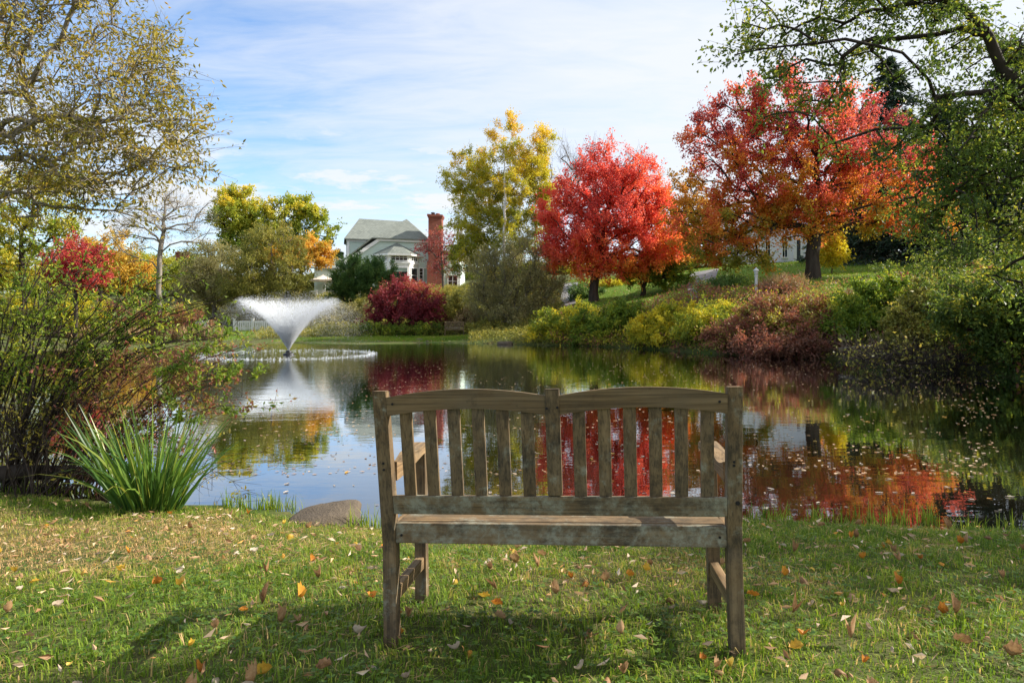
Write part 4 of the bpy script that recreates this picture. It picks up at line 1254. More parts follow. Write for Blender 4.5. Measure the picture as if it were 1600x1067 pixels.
for i, (px, lobes_, lab) in enumerate([(549, [(549, 436, 24, 30), (540, 452, 20, 20), (556, 418, 12, 14)], 'dark evergreen shrub beside the deck, left one of a pair'), (588, [(588, 442, 25, 26), (600, 436, 16, 20), (578, 425, 12, 14)], 'dark evergreen shrub in front of the bay window, right one of a pair')]):
    Y = 57.0
    b = on_ground(px, Y, -0.1)
    plant('juniper_shrub', lab, 'shrub', b, [lobe(*q, Y, 1.3) for q in lobes_], BARK_DARK, L_EVERGREEN, nt=75, nl=15000, ls=0.26, asp=0.22, tr=0.12, stems=3, stem_r=.3, twl=1.0, ntw=4, draw=0, up=0.9, droop=-0.5, jit=.08, seed=30 + i, parts=('stems', 'foliage'), group='evergreen shrubs by the house', shell=.33)

Y = 58.0
b = on_ground(470, Y, -0.1)
plant('small_tree', 'tree with glowing orange yellow leaves left of the deck', 'tree', b,
      [lobe(475, 398, 42, 26, Y, 2), lobe(497, 398, 20, 13, Y, 1.2), lobe(440, 392, 30, 16, Y, 1.4)], BARK_DARK, L_ORANGEYEL, nt=110, nl=9500, ls=0.22, asp=0.65, tr=0.15, trunk=trunk_to(b, P(470, 440, Y), P(470, 410, Y)), twl=0.7, seed=33, draw=.15, twr=.01)
Y = 76.0
b = on_ground(425, Y, -0.1)
plant('leafy_tree', 'tall green tree turning yellow at the top behind the fountain', 'tree', b,
      [lobe(375, 335, 42, 38, Y, 3), lobe(440, 345, 55, 32, Y, 3.2), lobe(495, 360, 32, 28, Y, 2.2), lobe(470, 325, 25, 18, Y, 1.8), lobe(400, 380, 70, 30, Y, 3.5), lobe(370, 308, 22, 16, Y, 1.5)], BARK_DARK, L_GREENYEL, nt=260, nl=36000, ls=0.25, asp=0.7, tr=0.35, trunk=trunk_to(b, P(425, 420, Y), P(425, 360, Y)), twl=1.1, seed=34, tip=.02, twr=.014,
      tint=lambda p, r, t: 0.15 + 0.55 * np.clip((p[:, 2] - 9) / 7, 0, 1) + 0.5 * (t - .5) + .3 * (r - .5))
Y = 52.0
b = on_ground(452, Y, -0.1)
plant('willow_tree', 'olive green willow behind the fountain with fine drooping leaves', 'tree', b,
      [lobe(420, 410, 55, 50, Y, 2.4), lobe(448, 435, 34, 36, Y, 2), lobe(385, 440, 36, 40, Y, 2), lobe(430, 375, 35, 22, Y, 1.8), lobe(430, 470, 60, 22, Y, 2.2)], BARK_GREY, L_WILLOW, nt=260, nl=44000, ls=0.17, asp=0.34, tr=0.16, trunk=trunk_to(b, P(450, 470, Y), P(440, 430, Y)), twl=0.9, ntw=8, draw=.25, droop=0.8, seed=35, twr=.009)
Y = 54.0
b = on_ground(335, Y, -0.1)
plant('willow_tree', 'grey olive willow left of the fountain near the white railing', 'tree', b,
      [lobe(335, 420, 42, 46, Y, 2.2), lobe(310, 455, 36, 28, Y, 1.8), lobe(355, 455, 34, 30, Y, 1.8)], BARK_GREY, L_GREYOLIVE, nt=190, nl=30000, ls=0.17, asp=0.34, tr=0.14, trunk=trunk_to(b, P(335, 470, Y), P(337, 440, Y)), twl=0.9, ntw=8, draw=.3, droop=0.6, seed=36, twr=.009)
Y = 56.0
b = on_ground(248, Y, -0.1)
plant('bare_tree', 'almost leafless tree with pale spreading limbs on the far left shore', 'tree', b,
      [lobe(235, 330, 50, 50, Y, 2.5), lobe(285, 335, 45, 45, Y, 2.2), lobe(205, 370, 35, 45, Y, 2), lobe(310, 365, 28, 35, Y, 1.6)], BARK_LIGHT, L_OLIVE, nt=120, nl=500, ls=0.16, tr=0.2, trunk=trunk_to(b, P(248, 440, Y), P(252, 380, Y), P(258, 330, Y)), twl=1.3, ntw=8, draw=1.0, up=.5, seed=37, tip=.018, twr=.011)
Y = 68.0
b = on_ground(280, Y, -0.1)
plant('leafy_tree', 'olive and yellow tree behind the bare tree near the far brick chimney', 'tree', b,
      [lobe(300, 432, 36, 30, Y, 2.2), lobe(225, 425, 40, 32, Y, 2.5), lobe(260, 445, 50, 22, Y, 2.2)], BARK_DARK, L_GREENYEL, nt=130, nl=14000, ls=0.2, asp=0.6, tr=0.2, trunk=trunk_to(b, P(280, 460, Y), P(275, 440, Y)), twl=0.9, seed=44, twr=.01, draw=.4,
      tint=lambda p, r, t: .5 * t + .3 * r)
Y = 62.0
b = on_ground(160, Y, -0.1)
plant('leafy_tree', 'small rounded yellow green tree on the far left shore beside the bare tree', 'tree', b,
      [lobe(165, 400, 55, 34, Y, 2.5), lobe(205, 430, 40, 30, Y, 2), lobe(130, 430, 50, 40, Y, 2)], BARK_DARK, L_ORANGEYEL, nt=120, nl=12000, ls=0.22, asp=0.6, tr=0.2, trunk=trunk_to(b, P(160, 450, Y), P(160, 410, Y)), twl=0.9, seed=38, twr=.01,
      tint=lambda p, r, t: 0.3 * t + 0.3 * r)
Y = 50.0
b = on_ground(35, Y, -0.1)
plant('leafy_tree', 'tall green and yellow tree behind the crimson tree at the left edge', 'tree', b,
      [lobe(30, 330, 70, 60, Y, 3), lobe(80, 300, 45, 45, Y, 2), lobe(10, 410, 80, 50, Y, 3), lobe(-60, 350, 60, 80, Y, 3), lobe(90, 370, 40, 40, Y, 2)], BARK_DARK, L_GREENYEL, nt=220, nl=22000, ls=0.2, asp=0.6, tr=0.25, trunk=trunk_to(b, P(35, 430, Y), P(35, 360, Y)), twl=0.95, seed=39, twr=.01)
Y = 34.0
b = on_ground(118, Y, -0.2)
plant('small_tree', 'crimson tree glowing above the arching shrub on the left', 'tree', b,
      [lobe(118, 405, 36, 36, Y, 1.2), lobe(98, 425, 28, 22, Y, 1), lobe(140, 430, 24, 22, Y, 1)], BARK_DARK, L_CRIMSON, nt=110, nl=9000, ls=0.13, asp=0.5, tr=0.1, trunk=trunk_to(b, P(118, 470, Y), P(118, 430, Y)), twl=0.5, seed=40, draw=.3, twr=.008)

# conifers behind the right maple
for i, (px, Y, top, rad, h) in enumerate([(1385, 50, 84, 6.0, None), (1475, 46, 140, 5.0, None), (1580, 44, 60, 4.8, None), (1330, 56, 300, 3.2, None)]):
    b = on_ground(px, Y, -0.2)
    conifer('spruce_tree', ['tall dark spruce rising behind the red and orange maple', 'dark spruce right of the tall one, half hidden by the overhanging tree', 'tallest dark spruce behind the overhanging tree at the right edge', 'short dark spruce low behind the trunk of the red and orange maple'][i], b, P(0, top, Y)[2] - b[2], rad, 60 + i, 'dark spruces behind the maple', nb=200, per=110)
b = on_ground(528, 78, -0.2)
conifer('spruce_tree', 'small dark spruce seen at the left corner of the sage green house', b, P(0, 388, 78)[2] - b[2], 1.9, 66, None, nb=70, per=50, leaf=L_EVERGREEN)

# ------------------------------------------------------------------ shrubs along the banks
def shrub(name, label, px, Y, lobes, lf, nt=110, nl=9000, ls=0.12, seed=1, **kw):
    if px > 840 and Y < 39: Y -= 0.9                              # these lean out over the water
    b = on_ground(px, Y, -0.1)
    a = dict(asp=0.5, tr=0.035, stems=9, stem_r=0.8, twl=0.5, ntw=7, draw=0.3, parts=('stems', 'foliage'), group='shrubs along the banks', tip=.008, twr=.006, bf=.2)
    a.update(kw)
    bk_ = a.pop('bk', BARK_RED)
    dep = a.pop('depth', 1.3)
    return plant(name, label, 'shrub', b, [lobe(q[0], q[1], q[2] * 1.12, q[3] * 1.22, Y, dep) for q in lobes], bk_, lf, nt=int(nt * 1.3), nl=int(nl * 1.7), ls=ls, seed=seed, **a)


shrub('shrub', 'low green shrub with yellow tips right of the willow shrub at the water', 878, 38.5, [(878, 512, 40, 24), (860, 525, 30, 14), (905, 500, 30, 22)], L_YELLOWBUSH, seed=70, ls=.15)
shrub('shrub', 'yellow green bank shrub under the scarlet maple', 955, 36.5, [(955, 508, 46, 28), (930, 520, 36, 18), (980, 495, 30, 18)], L_BRIGHTGREEN, seed=71, ls=.15, nl=11000)
shrub('forsythia_shrub', 'bright yellow shrub with arching sprays over the water below the driveway', 1045, 33.0, [(1045, 512, 42, 26), (1020, 522, 30, 18), (1070, 503, 32, 20)], L_YELLOWBUSH, seed=72, ls=.13, nl=13000, tint=lambda p, r, t: 0.35 + .45 * t + .35 * (r - .4))
shrub('shrub', 'olive green shrub between the yellow shrub and the lamp post', 1115, 31.0, [(1115, 506, 45, 24), (1100, 520, 40, 18), (1130, 495, 30, 15)], L_YELLOWBUSH, seed=73, nl=12000, asp=.4)
shrub('shrub', 'reddish shrub at the water straight below the lamp post', 1175, 28.3, [(1175, 515, 50, 30), (1150, 530, 40, 20), (1200, 500, 40, 26)], L_REDBROWN, seed=74, nl=13000)
shrub('shrub', 'tall red brown shrub in front of the trunk of the right maple', 1255, 27.5, [(1250, 502, 50, 28), (1280, 492, 45, 24), (1230, 520, 50, 24), (1290, 514, 40, 30)], L_REDBROWN, seed=75, nl=17000, nt=160, tint=lambda p, r, t: .08 + .62 * t + .4 * r)
shrub('shrub', 'twiggy brown shrub hugging the waterline below the right maple', 1250, 26.2, [(1215, 540, 60, 14), (1280, 538, 50, 18)], L_REDBROWN, seed=76, nl=7000, draw=.9, tint=lambda p, r, t: .35 * t + .25 * r)
shrub('shrub', 'bright green shrub with a mounded top on the right bank', 1365, 25.0, [(1365, 480, 50, 36), (1340, 500, 45, 34), (1400, 470, 45, 28), (1390, 510, 40, 26)], L_BRIGHTGREEN, seed=77, nl=17000, nt=160)
shrub('shrub', 'olive brown tangled shrub right of the bright green mounded one', 1460, 22.0, [(1455, 500, 50, 40), (1490, 470, 50, 34), (1450, 540, 45, 18)], L_WILLOW, seed=78, nl=13000, draw=.8, nt=150)
shrub('shrub', 'dark green drooping shrub over the water at the right edge', 1560, 18.5, [(1560, 500, 60, 50), (1590, 540, 50, 36), (1520, 480, 50, 36), (1600, 460, 50, 40)], L_DARKGREEN, seed=79, nl=18000, nt=170, ls=.11)
shrub('shrub', 'brown leafless brush tangled along the right waterline', 1480, 19.6, [(1480, 570, 60, 18), (1420, 560, 50, 14), (1550, 575, 50, 20), (1360, 552, 40, 10)], L_WILLOW, seed=80, nl=700, bk=BARK_DARK, draw=1.0, ntw=14, nt=120, up=0, twl=.7)
shrub('shrub', 'dull green shrub high on the bank behind the olive brown tangle', 1440, 30.0, [(1430, 440, 50, 26), (1480, 430, 50, 30), (1540, 420, 60, 40)], L_DARKGREEN, seed=81, nl=12000, depth=2)
shrub('shrub', 'dark green garden bush left of the trunk of the scarlet maple', 905, 50, [(905, 462, 18, 12), (925, 460, 20, 9)], L_EVERGREEN, seed=82, nl=3500, nt=50, ls=.16)
shrub('shrub', 'low yellow hedge behind the trunk of the scarlet maple', 968, 54, [(968, 455, 38, 7)], L_YELLOWBUSH, seed=83, nl=4500, nt=60, ls=.16, tint=lambda p, r, t: .5 + .4 * t + .2 * (r - .5))
shrub('shrub', 'misty green shrub behind the right side of the fountain spray', 540, 50, [(540, 502, 36, 20), (500, 510, 34, 14), (562, 490, 22, 16)], L_GREYOLIVE, seed=84, nl=10000, ls=.15)
shrub('shrub', 'low green ground shrub below the burgundy bush', 600, 45.0, [(585, 517, 26, 7), (612, 518, 20, 5), (648, 517, 30, 6), (672, 516, 16, 7)], L_BRIGHTGREEN, seed=85, nl=3600, ls=.13, depth=.8, draw=.6, tint=lambda p, r, t: .75 * t + .3 * r - .1)
shrub('shrub', 'dark twiggy shrub right of the burgundy bush', 705, 47.5, [(708, 490, 32, 30), (735, 500, 30, 26), (690, 470, 24, 20)], L_WILLOW, seed=86, nl=8000, draw=.9, ls=.13)
shrub('shrub', 'tan seedhead shrub at the shore left of the tall willow shrub', 735, 47, [(735, 505, 28, 18)], L_REED, seed=87, nl=4000, ls=.13)
shrub('shrub', 'green marsh shrub left of the far bench foot of the willow shrub', 755, 44.5, [(762, 520, 24, 12)], L_WILLOW, seed=88, nl=3500, ls=.15, nt=50)
shrub('shrub', 'low green shrub on the lawn behind the lamp post', 1135, 38, [(1135, 450, 24, 11), (1118, 456, 20, 8)], L_EVERGREEN, seed=89, nl=5000, ls=.13, tint=lambda p, r, t: .6 + .3 * t)
shrub('shrub', 'yellow leaved sapling beside the trunk of the right maple', 1298, 40, [(1298, 392, 18, 18)], L_YELLOWBUSH, seed=90, nl=2200, nt=40, ls=.17, tint=lambda p, r, t: .6 + .4 * t)
shrub('shrub', 'pale ornamental grass mound at the foot of the right maple', 1225, 33.5, [(1222, 455, 26, 9)], L_REED, seed=91, nl=4500, nt=60, ls=.28, asp=.08, up=1, droop=-.6, draw=0)
shrub('shrub', 'brown brush on the far left shore beyond the arching shrub', 230, 44, [(230, 500, 60, 26), (290, 510, 40, 18), (160, 500, 50, 24)], L_REDBROWN, seed=92, nl=9000, draw=.8, ls=.13, nt=140)
shrub('shrub', 'yellow green thicket at the left edge of the far shore', 40, 42, [(40, 490, 70, 36), (110, 490, 40, 30)], L_YELLOWBUSH, seed=93, nl=11000, ls=.15, nt=130)

# short grass and fallen leaves on the far lawns
def lawn_cover(label, name, n, boxes, ls, wd, lf, seed, tf):
    rng = np.random.RandomState(seed)
    X, YY = [], []
    for (x0, x1, y0, y1), m in zip(boxes, n):
        X.append(rng.uniform(x0, x1, m)); YY.append(rng.uniform(y0, y1, m))
    x, y = np.concatenate(X), np.concatenate(YY)
    k = np.zeros(len(x), bool)
    for a in lawn_areas: k |= inside_poly(x, y, a)
    for a in paved: k &= ~inside_poly(x, y, a)
    k &= ~inside_poly(x, y, pond)
    x, y = x[k], y[k]; n = len(x)
    up_ = 1.0 if lf is L_GRASS else .1
    ax = unit(np.stack([rng.normal(size=n) * .6, rng.normal(size=n) * .6, np.full(n, up_)], -1))
    L = ls * (.5 + .8 * rng.rand(n))
    V, q = leaf_arrays(np.stack([x, y, height(x, y) + .01], -1), ax, L, L * wd, rng)
    tag(link(name, np_mesh(name, V, [q], tint=np.clip(tf(x, y, rng.rand(n)), 0, 1)), lf), label, 'grass' if lf is L_GRASS else 'leaf litter', kind='stuff')


BX = [(-14, -2, 39.5, 44.6), (-25, -17, 43, 52), (3, 30, 31, 66)]
lawn_cover('mown green lawn on the far side of the pond', 'lawn_grass', (24000, 8000, 90000), BX, .11, .16, L_GRASS, 301, lambda x, y, r: .15 + .35 * r + .3 * (vnoise(x, y, 1.6, 302) - .4))
lawn_cover('fallen leaves strewn over the far lawns', 'leaf_litter', (1300, 300, 4200), BX, .13, .6, L_LITTER, 303, lambda x, y, r: r)

# tan reeds along the far left waterline, and the woods that close the horizon
rng = np.random.RandomState(50)
n = 5200
px = rng.uniform(60, 345, n); Yr = rng.uniform(41.5, 44.5, n)
x = (px - CX) * Yr / F; z = height(x, Yr); k = z > 0.0
p = np.stack([x, Yr, z], -1)[k]; n = len(p)
ax = unit(np.stack([rng.normal(size=n) * .25, rng.normal(size=n) * .25, np.ones(n)], -1)); L = 0.5 + 0.6 * rng.rand(n)
V, q = leaf_arrays(p, ax, L, np.full(n, 0.05), rng)
tag(link('reeds', np_mesh('reeds', V, [q], tint=rng.rand(n)), L_REED), 'tan dry reeds along the far left waterline', 'reeds', kind='stuff')


def wood_stuff(name, label, rows, lf, seed, ls=0.5):
    rng = np.random.RandomState(seed)
    PP, TT = [], []
    for (p0, p1, Y0, Y1, top, nclump, nl) in rows:
        for c in range(nclump):
            px = rng.uniform(p0, p1); Yc = rng.uniform(Y0, Y1); x = (px - CX) * Yc / F
            g = hz(x, Yc); zt = P(0, top + rng.uniform(-10, 35), Yc)[2]
            rx = rng.uniform(2.0, 4.5)
            m = nl // nclump
            d = unit(rng.normal(size=(m, 3))) * (rng.rand(m) ** .4)[:, None]
            h2 = max(1.0, (zt - g) / 2)
            bump = 1 + 0.25 * np.sin(d[:, 0] * 7 + c) * np.cos(d[:, 2] * 6 + c * 2)
            PP.append(np.stack([x + d[:, 0] * rx * bump, Yc + d[:, 1] * rx, g + h2 + d[:, 2] * h2 * bump], -1))
            TT.append(np.clip(rng.rand() * .6 + rng.rand(m) * .4, 0, 1))
    p = np.concatenate(PP); n = len(p)
    L = ls * (0.6 + 0.7 * rng.rand(n))
    V, q = leaf_arrays(p, unit(rng.normal(size=(n, 3))), L, L * .7, rng)
    return tag(link(name, np_mesh(name, V, [q], tint=np.concatenate(TT)), lf), label, 'woods', kind='stuff')


wood_stuff('far_woods', 'far olive woods closing the horizon on the left', [(-500, 330, 88, 100, 395, 44, 50000), (330, 520, 92, 100, 440, 14, 12000), (-900, -100, 50, 70, 330, 24, 24000)], L_WILLOW, 71)
wood_stuff('far_woods', 'far yellow and brown woods behind the houses on the right', [(700, 1140, 96, 110, 425, 26, 26000), (520, 700, 100, 110, 450, 10, 8000)], L_GREENYEL, 72)
wood_stuff('far_woods', 'dark woods behind the spruces at the right edge', [(1330, 2300, 62, 80, 300, 36, 40000)], L_SPRUCE, 73)

def undergrowth(label, x0, x1, y0, y1, n, dmax, h, lf, seed, ls, dmin=.05):
    rng = np.random.RandomState(seed)
    x, y = rng.uniform(x0, x1, n), rng.uniform(y0, y1, n)
    d = dist_poly(x, y, pond)
    k = ~inside_poly(x, y, pond) & (d > dmin) & (d < dmax)
    for a in lawn_areas: k &= ~inside_poly(x, y, a)
    for a in paved: k &= ~inside_poly(x, y, a)
    x, y = x[k], y[k]; n = len(x)
    z = height(x, y) + h * rng.rand(n) ** .8 * (.25 + 1.1 * vnoise(x, y, 1.2, seed)) * np.clip(.45 + dist_poly(x, y, pond), .45, 1)
    y = np.where(dist_poly(x, y, pond) < 1.2, y - .5 * rng.rand(n), y)
    L = ls * (.6 + .7 * rng.rand(n))
    V, q = leaf_arrays(np.stack([x, y, z], -1), unit(rng.normal(size=(n, 3)) + [0, 0, .4]), L, L * .5, rng)
    t = np.clip(.6 * vnoise(x, y, .9, seed + 1) + .5 * rng.rand(n) - .05, 0, 1)
    tag(link('undergrowth', np_mesh('undergrowth', V, [q], tint=t), lf), label, 'undergrowth', kind='stuff')


undergrowth('mixed brown and olive undergrowth covering the right bank', 2, 26, 14, 42, 90000, 6.0, .8, L_REDBROWN, 81, .13, 0.0)
undergrowth('green undergrowth creeping over the right bank', 2, 26, 14, 46, 70000, 4.0, .7, L_YELLOWBUSH, 83, .13, .0)
undergrowth('olive undergrowth at the water below the grey olive willow shrub', -2.5, 7, 33, 52, 24000, 9.0, .5, L_WILLOW, 87, .13, .05)
undergrowth('low olive undergrowth on the slope below the house', -30, 3.5, 44, 72, 90000, 40.0, .7, L_WILLOW, 85, .17, 2.5)

# ------------------------------------------------------------------ arching shrubs and the iris clump in the left foreground
def canes(name, label, base, tips, lf, seed, nl, ls, bk=BARK_DARK, r=0.008, twl=.22, group='arching shrubs in the left foreground', n_per=1, sag=0.3, asp=.45, tw=14, tint=None, draw=1.0):
    """long arching canes from one foot with side twigs and leaves"""
    rng = np.random.RandomState(seed)
    root = empty(name, base, 0, label, 'shrub', group)
    ch, TA, TD = [], [], []
    for t in tips:
        for k in range(n_per):
            e = np.array(t) + rng.normal(size=3) * np.array([.16, .16, .10]) * (1 if n_per > 1 else .3)
            s = np.array(base) + np.array([rng.normal() * .14, rng.normal() * .10, 0.0])
            m = 16; u = np.linspace(0, 1, m)[:, None]
            D = np.linalg.norm(e - s)
            q = s * (1 - u) + e * u + np.array([0, 0, 1]) * sag * D * np.sin(u * np.pi) * (1 - 0.35 * u) + np.cumsum(rng.normal(size=(m, 3)) * .010, 0)
            ch.append((q - base, r * (0.6 + .6 * rng.rand()) * np.linspace(1.2, .3, m), 5))
            for i in rng.randint(4, m, tw):
                dd = unit(unit(q[i] - q[i - 1]) * .5 + rng.normal(size=3) * .7 + np.array([0, 0, .15]))
                TA.append(q[i]); TD.append(dd)
    TA, TD = np.array(TA), np.array(TD)
    tl = twl * (.4 + rng.rand(len(TA)))[:, None]
    V, Q = tubes(ch)
    sel = rng.permutation(len(TA))[:int(len(TA) * draw)]
    v2, q2 = thin_tubes(TA[sel] - base, TA[sel] + TD[sel] * tl[sel] - base, r * .35, r * .15)
    link('canes', np_mesh('canes', np.concatenate([V, v2]), [Q, q2 + len(V)], smooth=True), bk, root)
    pw = np.exp(rng.normal(size=len(TA)) * .9); pw /= pw.sum()
    li = rng.choice(len(TA), nl, p=pw)
    p = TA[li] + TD[li] * tl[li] * rng.rand(nl)[:, None] + rng.normal(size=(nl, 3)) * .012
    ax = unit(TD[li] * .4 + rng.normal(size=(nl, 3)) * .7 + np.array([0, 0, -.15]))
    L = ls * (.6 + .7 * rng.rand(nl))
    V, q = leaf_arrays(p - base, ax, L, L * asp, rng)
    tl_ = rng.rand(len(TA))[li]
    tv = np.clip(.6 * tl_ + .4 * rng.rand(nl), 0, 1) if tint is None else tint(p, rng.rand(nl), tl_)
    link('foliage', np_mesh('foliage', V, [q], tint=tv), lf, root)
    return root


Yb = 5.75
g = lambda px, Y: on_ground(px, Y, -0.02)
canes('arching_shrub', 'tall green shrub of dark arching canes at the left edge of the near bank', g(10, 6.0), [P(300, 475, 5.9), P(250, 445, 6.1), P(160, 420, 6.0), P(80, 400, 6.2), P(20, 430, 5.9), P(330, 520, 5.8), P(-60, 420, 6.0), P(120, 470, 5.7), P(220, 490, 5.8)], L_BRIGHTGREEN, 101, 6000, .048, n_per=7, sag=.22, asp=.38, tint=lambda p, r, t: .1 + .6 * t ** 1.3 + .35 * r)
canes('arching_shrub', 'twiggy shrub with red and yellow leaves arching over the water behind the iris', g(110, 5.85), [P(340, 560, 5.9), P(390, 600, 5.8), P(300, 600, 6.0), P(240, 560, 6.1), P(350, 640, 5.8), P(180, 560, 5.8), P(120, 540, 6.0), P(280, 680, 5.9)], L_REDBROWN, 102, 3800, .042, n_per=5, sag=.22, bk=BARK_RED, r=.006, tint=lambda p, r, t: np.clip(.25 + .75 * t * r + .3 * r, 0, 1))
canes('arching_shrub', 'low tangle of dark bare twigs at the left water edge', g(60, 5.75), [P(200, 640, 5.7), P(150, 680, 5.8), P(40, 620, 5.9), P(0, 660, 5.6), P(260, 720, 5.8), P(330, 740, 5.6), P(100, 600, 5.8), P(-40, 600, 5.7)], L_OLIVE, 103, 900, .045, n_per=6, sag=.25, r=.006, tw=18)
canes('arching_shrub', 'thin reddish sprig with small green leaves reaching over the pond', g(150, 5.9), [P(400, 560, 5.5), P(418, 615, 5.5), P(345, 545, 5.6)], L_BRIGHTGREEN, 104, 1200, .045, n_per=2, sag=.25, bk=BARK_RED, r=.005, tint=lambda p, r, t: .5 * t + .4 * r)


def blades(name, label, cat, base, n, h, spread, wd, lf, seed, group=None, lean=.5, kind=None):
    rng = np.random.RandomState(seed)
    a = rng.rand(n) * 6.283; rr = np.sqrt(rng.rand(n))
    p0 = np.stack([np.cos(a) * rr * spread, np.sin(a) * rr * spread * .6, np.zeros(n)], -1)
    dirs = np.stack([np.cos(a) * rr * lean + rng.normal(size=n) * .12, np.sin(a) * rr * lean * .7 + rng.normal(size=n) * .12, np.ones(n)], -1)
    dirs = unit(dirs); H = h * (.55 + .5 * rng.rand(n)); bend = rng.rand(n) ** 2 * .9 + .05
    m = 6; V = []
    side = unit(np.cross(dirs, np.stack([rng.normal(size=n), rng.normal(size=n), 0 * a], -1)))
    hor = unit(dirs * np.array([1, 1, 0]) + 1e-6)
    for i in range(m):
        u = i / (m - 1)
        c = p0 + dirs * (H * u)[:, None] + hor * (H * bend * u ** 2.2 * .5)[:, None] + np.array([0, 0, -1]) * (H * bend * u ** 3 * .45)[:, None]
        w_ = wd * (1 - u ** 2.5) * (.75 + .25 * min(1, u * 5)) + .001
        V.append(c - side * w_ * .5); V.append(c + side * w_ * .5)
    V = np.stack(V, 1)
    o = np.arange(n)[:, None] * (2 * m)
    q = np.concatenate([o + np.array([[2 * i, 2 * i + 1, 2 * i + 3, 2 * i + 2]]) for i in range(m - 1)])
    t = np.tile(rng.rand(n), m - 1)
    o = link(name, np_mesh(name, V.reshape(-1, 3), [q], tint=t, smooth=True), lf); o.location = [float(v) for v in base]
    return tag(o, label, cat, group, kind)


blades('iris_clump', 'clump of long green iris blades fanning out at the near water edge', 'plant', on_ground(232, 5.15, -.03), 210, .92, .22, .019, L_IRIS, 110, lean=.50)
blades('iris_clump', 'small green plant tuft at the far right waterline under the brush', 'plant', np.array([*W(1385, 568), .02]), 60, .7, .3, .05, L_IRIS, 111, lean=1.0)
m = MB(); 
pts = np.array([[-4.6, 5.95, .12], [-4.2, 5.9, .16], [-3.8, 5.95, .14], [-3.45, 6.05, .06]])
V, Q = tubes([(pts, np.array([.075, .07, .06, .045]), 8)])
tag(link('fallen_log', np_mesh('fallen_log', V, [Q], smooth=True), BARK_DARK), 'dark fallen log at the water edge under the left shrubs', 'log')
for i, (pp, lab) in enumerate([([P(1374, 549, 20.4), P(1392, 556, 20.2), P(1412, 566, 20.0)], 'pale fallen branch leaning into the water at the right bank'), ([P(1376, 584, 19.2), P(1398, 574, 19.3), P(1415, 571, 19.4)], 'thin fallen branch lying on the water at the right bank, lower one'), ([P(1310, 545, 22.5), P(1370, 539, 22.3), P(1420, 546, 21.8)], 'long horizontal dead branch under the bright green mounded shrub')]):
    V, Q = tubes([(np.array(pp), np.array([.035, .03, .012]), 6)])
    tag(link('fallen_branch', np_mesh('fallen_branch', V, [Q], smooth=True), BARK_LIGHT), lab, 'branch')

# ------------------------------------------------------------------ grass, clover and leaves on the near bank
rng = np.random.RandomState(7)
def scatter(n, y0=1.3, y1=6.2, pad=2.0):
    y = y0 + (y1 - y0) * rng.rand(n); x = (rng.rand(n) * 2 - 1) * (0.80 * y1 + pad)
    k = np.abs(x) < 0.80 * y + pad
    return x[k], y[k]
def dry(x, y):
    """0 = green, 1 = straw: worn dry patches of the lawn"""
    a = np.exp(-(((x + 2.5) / 1.6) ** 2 + ((y - 4.0) / .8) ** 2))
    b_ = .45 * np.exp(-(((x - .0) / .6) ** 2 + ((y - 3.35) / .4) ** 2))
    return np.clip(a * 1.0 + b_ + .8 * (vnoise(x, y, .5, 31) - .52 - .25 * np.clip(3.2 - y, 0, 1)) + .4 * (vnoise(x, y, .13, 32) - .5), 0, 1)
x, y = scatter(500000)
z = height(x, y); k = (z > .02) & (rng.rand(len(x)) < .55 + .6 * vnoise(x, y, .18, 33)) & (rng.rand(len(x)) > .35 * dry(x, y))
x, y, z = x[k], y[k], z[k]; n = len(x)
dr = dry(x, y)
shore_d = dist_poly(x, y, pond)
hgt = .88 * (.020 + .055 * rng.rand(n) ** 1.6) * (.45 + .6 * vnoise(x, y, .3, 34) + .55 * vnoise(x, y, .07, 37) ** 2) * (1 + .5 * np.clip(1 - shore_d / .3, 0, 1)) * (1 - .35 * dr)
az = 6.283 * (vnoise(x, y, .09, 38) * 1.6 + .45 * rng.rand(n)); ln = .3 + .9 * rng.rand(n)
dirh = np.stack([np.cos(az), np.sin(az), 0 * az], -1); side = np.stack([-np.sin(az), np.cos(az), 0 * az], -1)
b0 = np.stack([x, y, z - .004], -1); wd = (.0026 + .0026 * rng.rand(n))[:, None]
mid = b0 + np.array([0, 0, 1]) * (hgt * .62)[:, None] + dirh * (hgt * .25 * ln)[:, None]
tp = b0 + np.array([0, 0, 1]) * (hgt * (1 - .35 * ln))[:, None] + dirh * (hgt * .85 * ln)[:, None]
V = np.stack([b0 - side * wd * .5, b0 + side * wd * .5, mid + side * wd * .45, mid - side * wd * .45, tp], 1).reshape(-1, 3)
o = np.arange(n)[:, None] * 5
tv = np.clip(.05 + .48 * rng.rand(n) + .18 * (vnoise(x, y, .6, 35) - .5) + .75 * dr * (.6 + .6 * rng.rand(n)) + (rng.rand(n) < .09) * .5 + .25 * (vnoise(x, y, .1, 39) - .5), 0, 1)
tag(link('grass', np_mesh('grass', V, [o + np.array([[0, 1, 2, 3]]), o + np.array([[3, 2, 4]])], tint=np.r_[tv, tv]), L_GRASS), 'short green grass with straw coloured patches on the near bank', 'grass', kind='stuff')

# thatch: dead straw lying flat between the blades
x, y = scatter(115000)
k = (height(x, y) > .025) & (rng.rand(len(x)) < .10 + .75 * dry(x, y)); x, y = x[k], y[k]; n = len(x)
a = rng.rand(n) * 6.283
ax = unit(np.stack([np.cos(a), np.sin(a), rng.normal(size=n) * .22], -1)); L = .03 + .06 * rng.rand(n)
V, q = leaf_arrays(np.stack([x, y, height(x, y) + .008 + .022 * rng.rand(n)], -1), ax, L, .0022 + .0025 * rng.rand(n), rng, fold=.2)
tag(link('thatch', np_mesh('thatch', V, [q], tint=np.clip(.25 + .55 * rng.rand(n) ** 1.3 - .25 * (rng.rand(n) < .4), 0, .9)), L_REED), 'dead straw lying between the grass blades', 'thatch', kind='stuff')

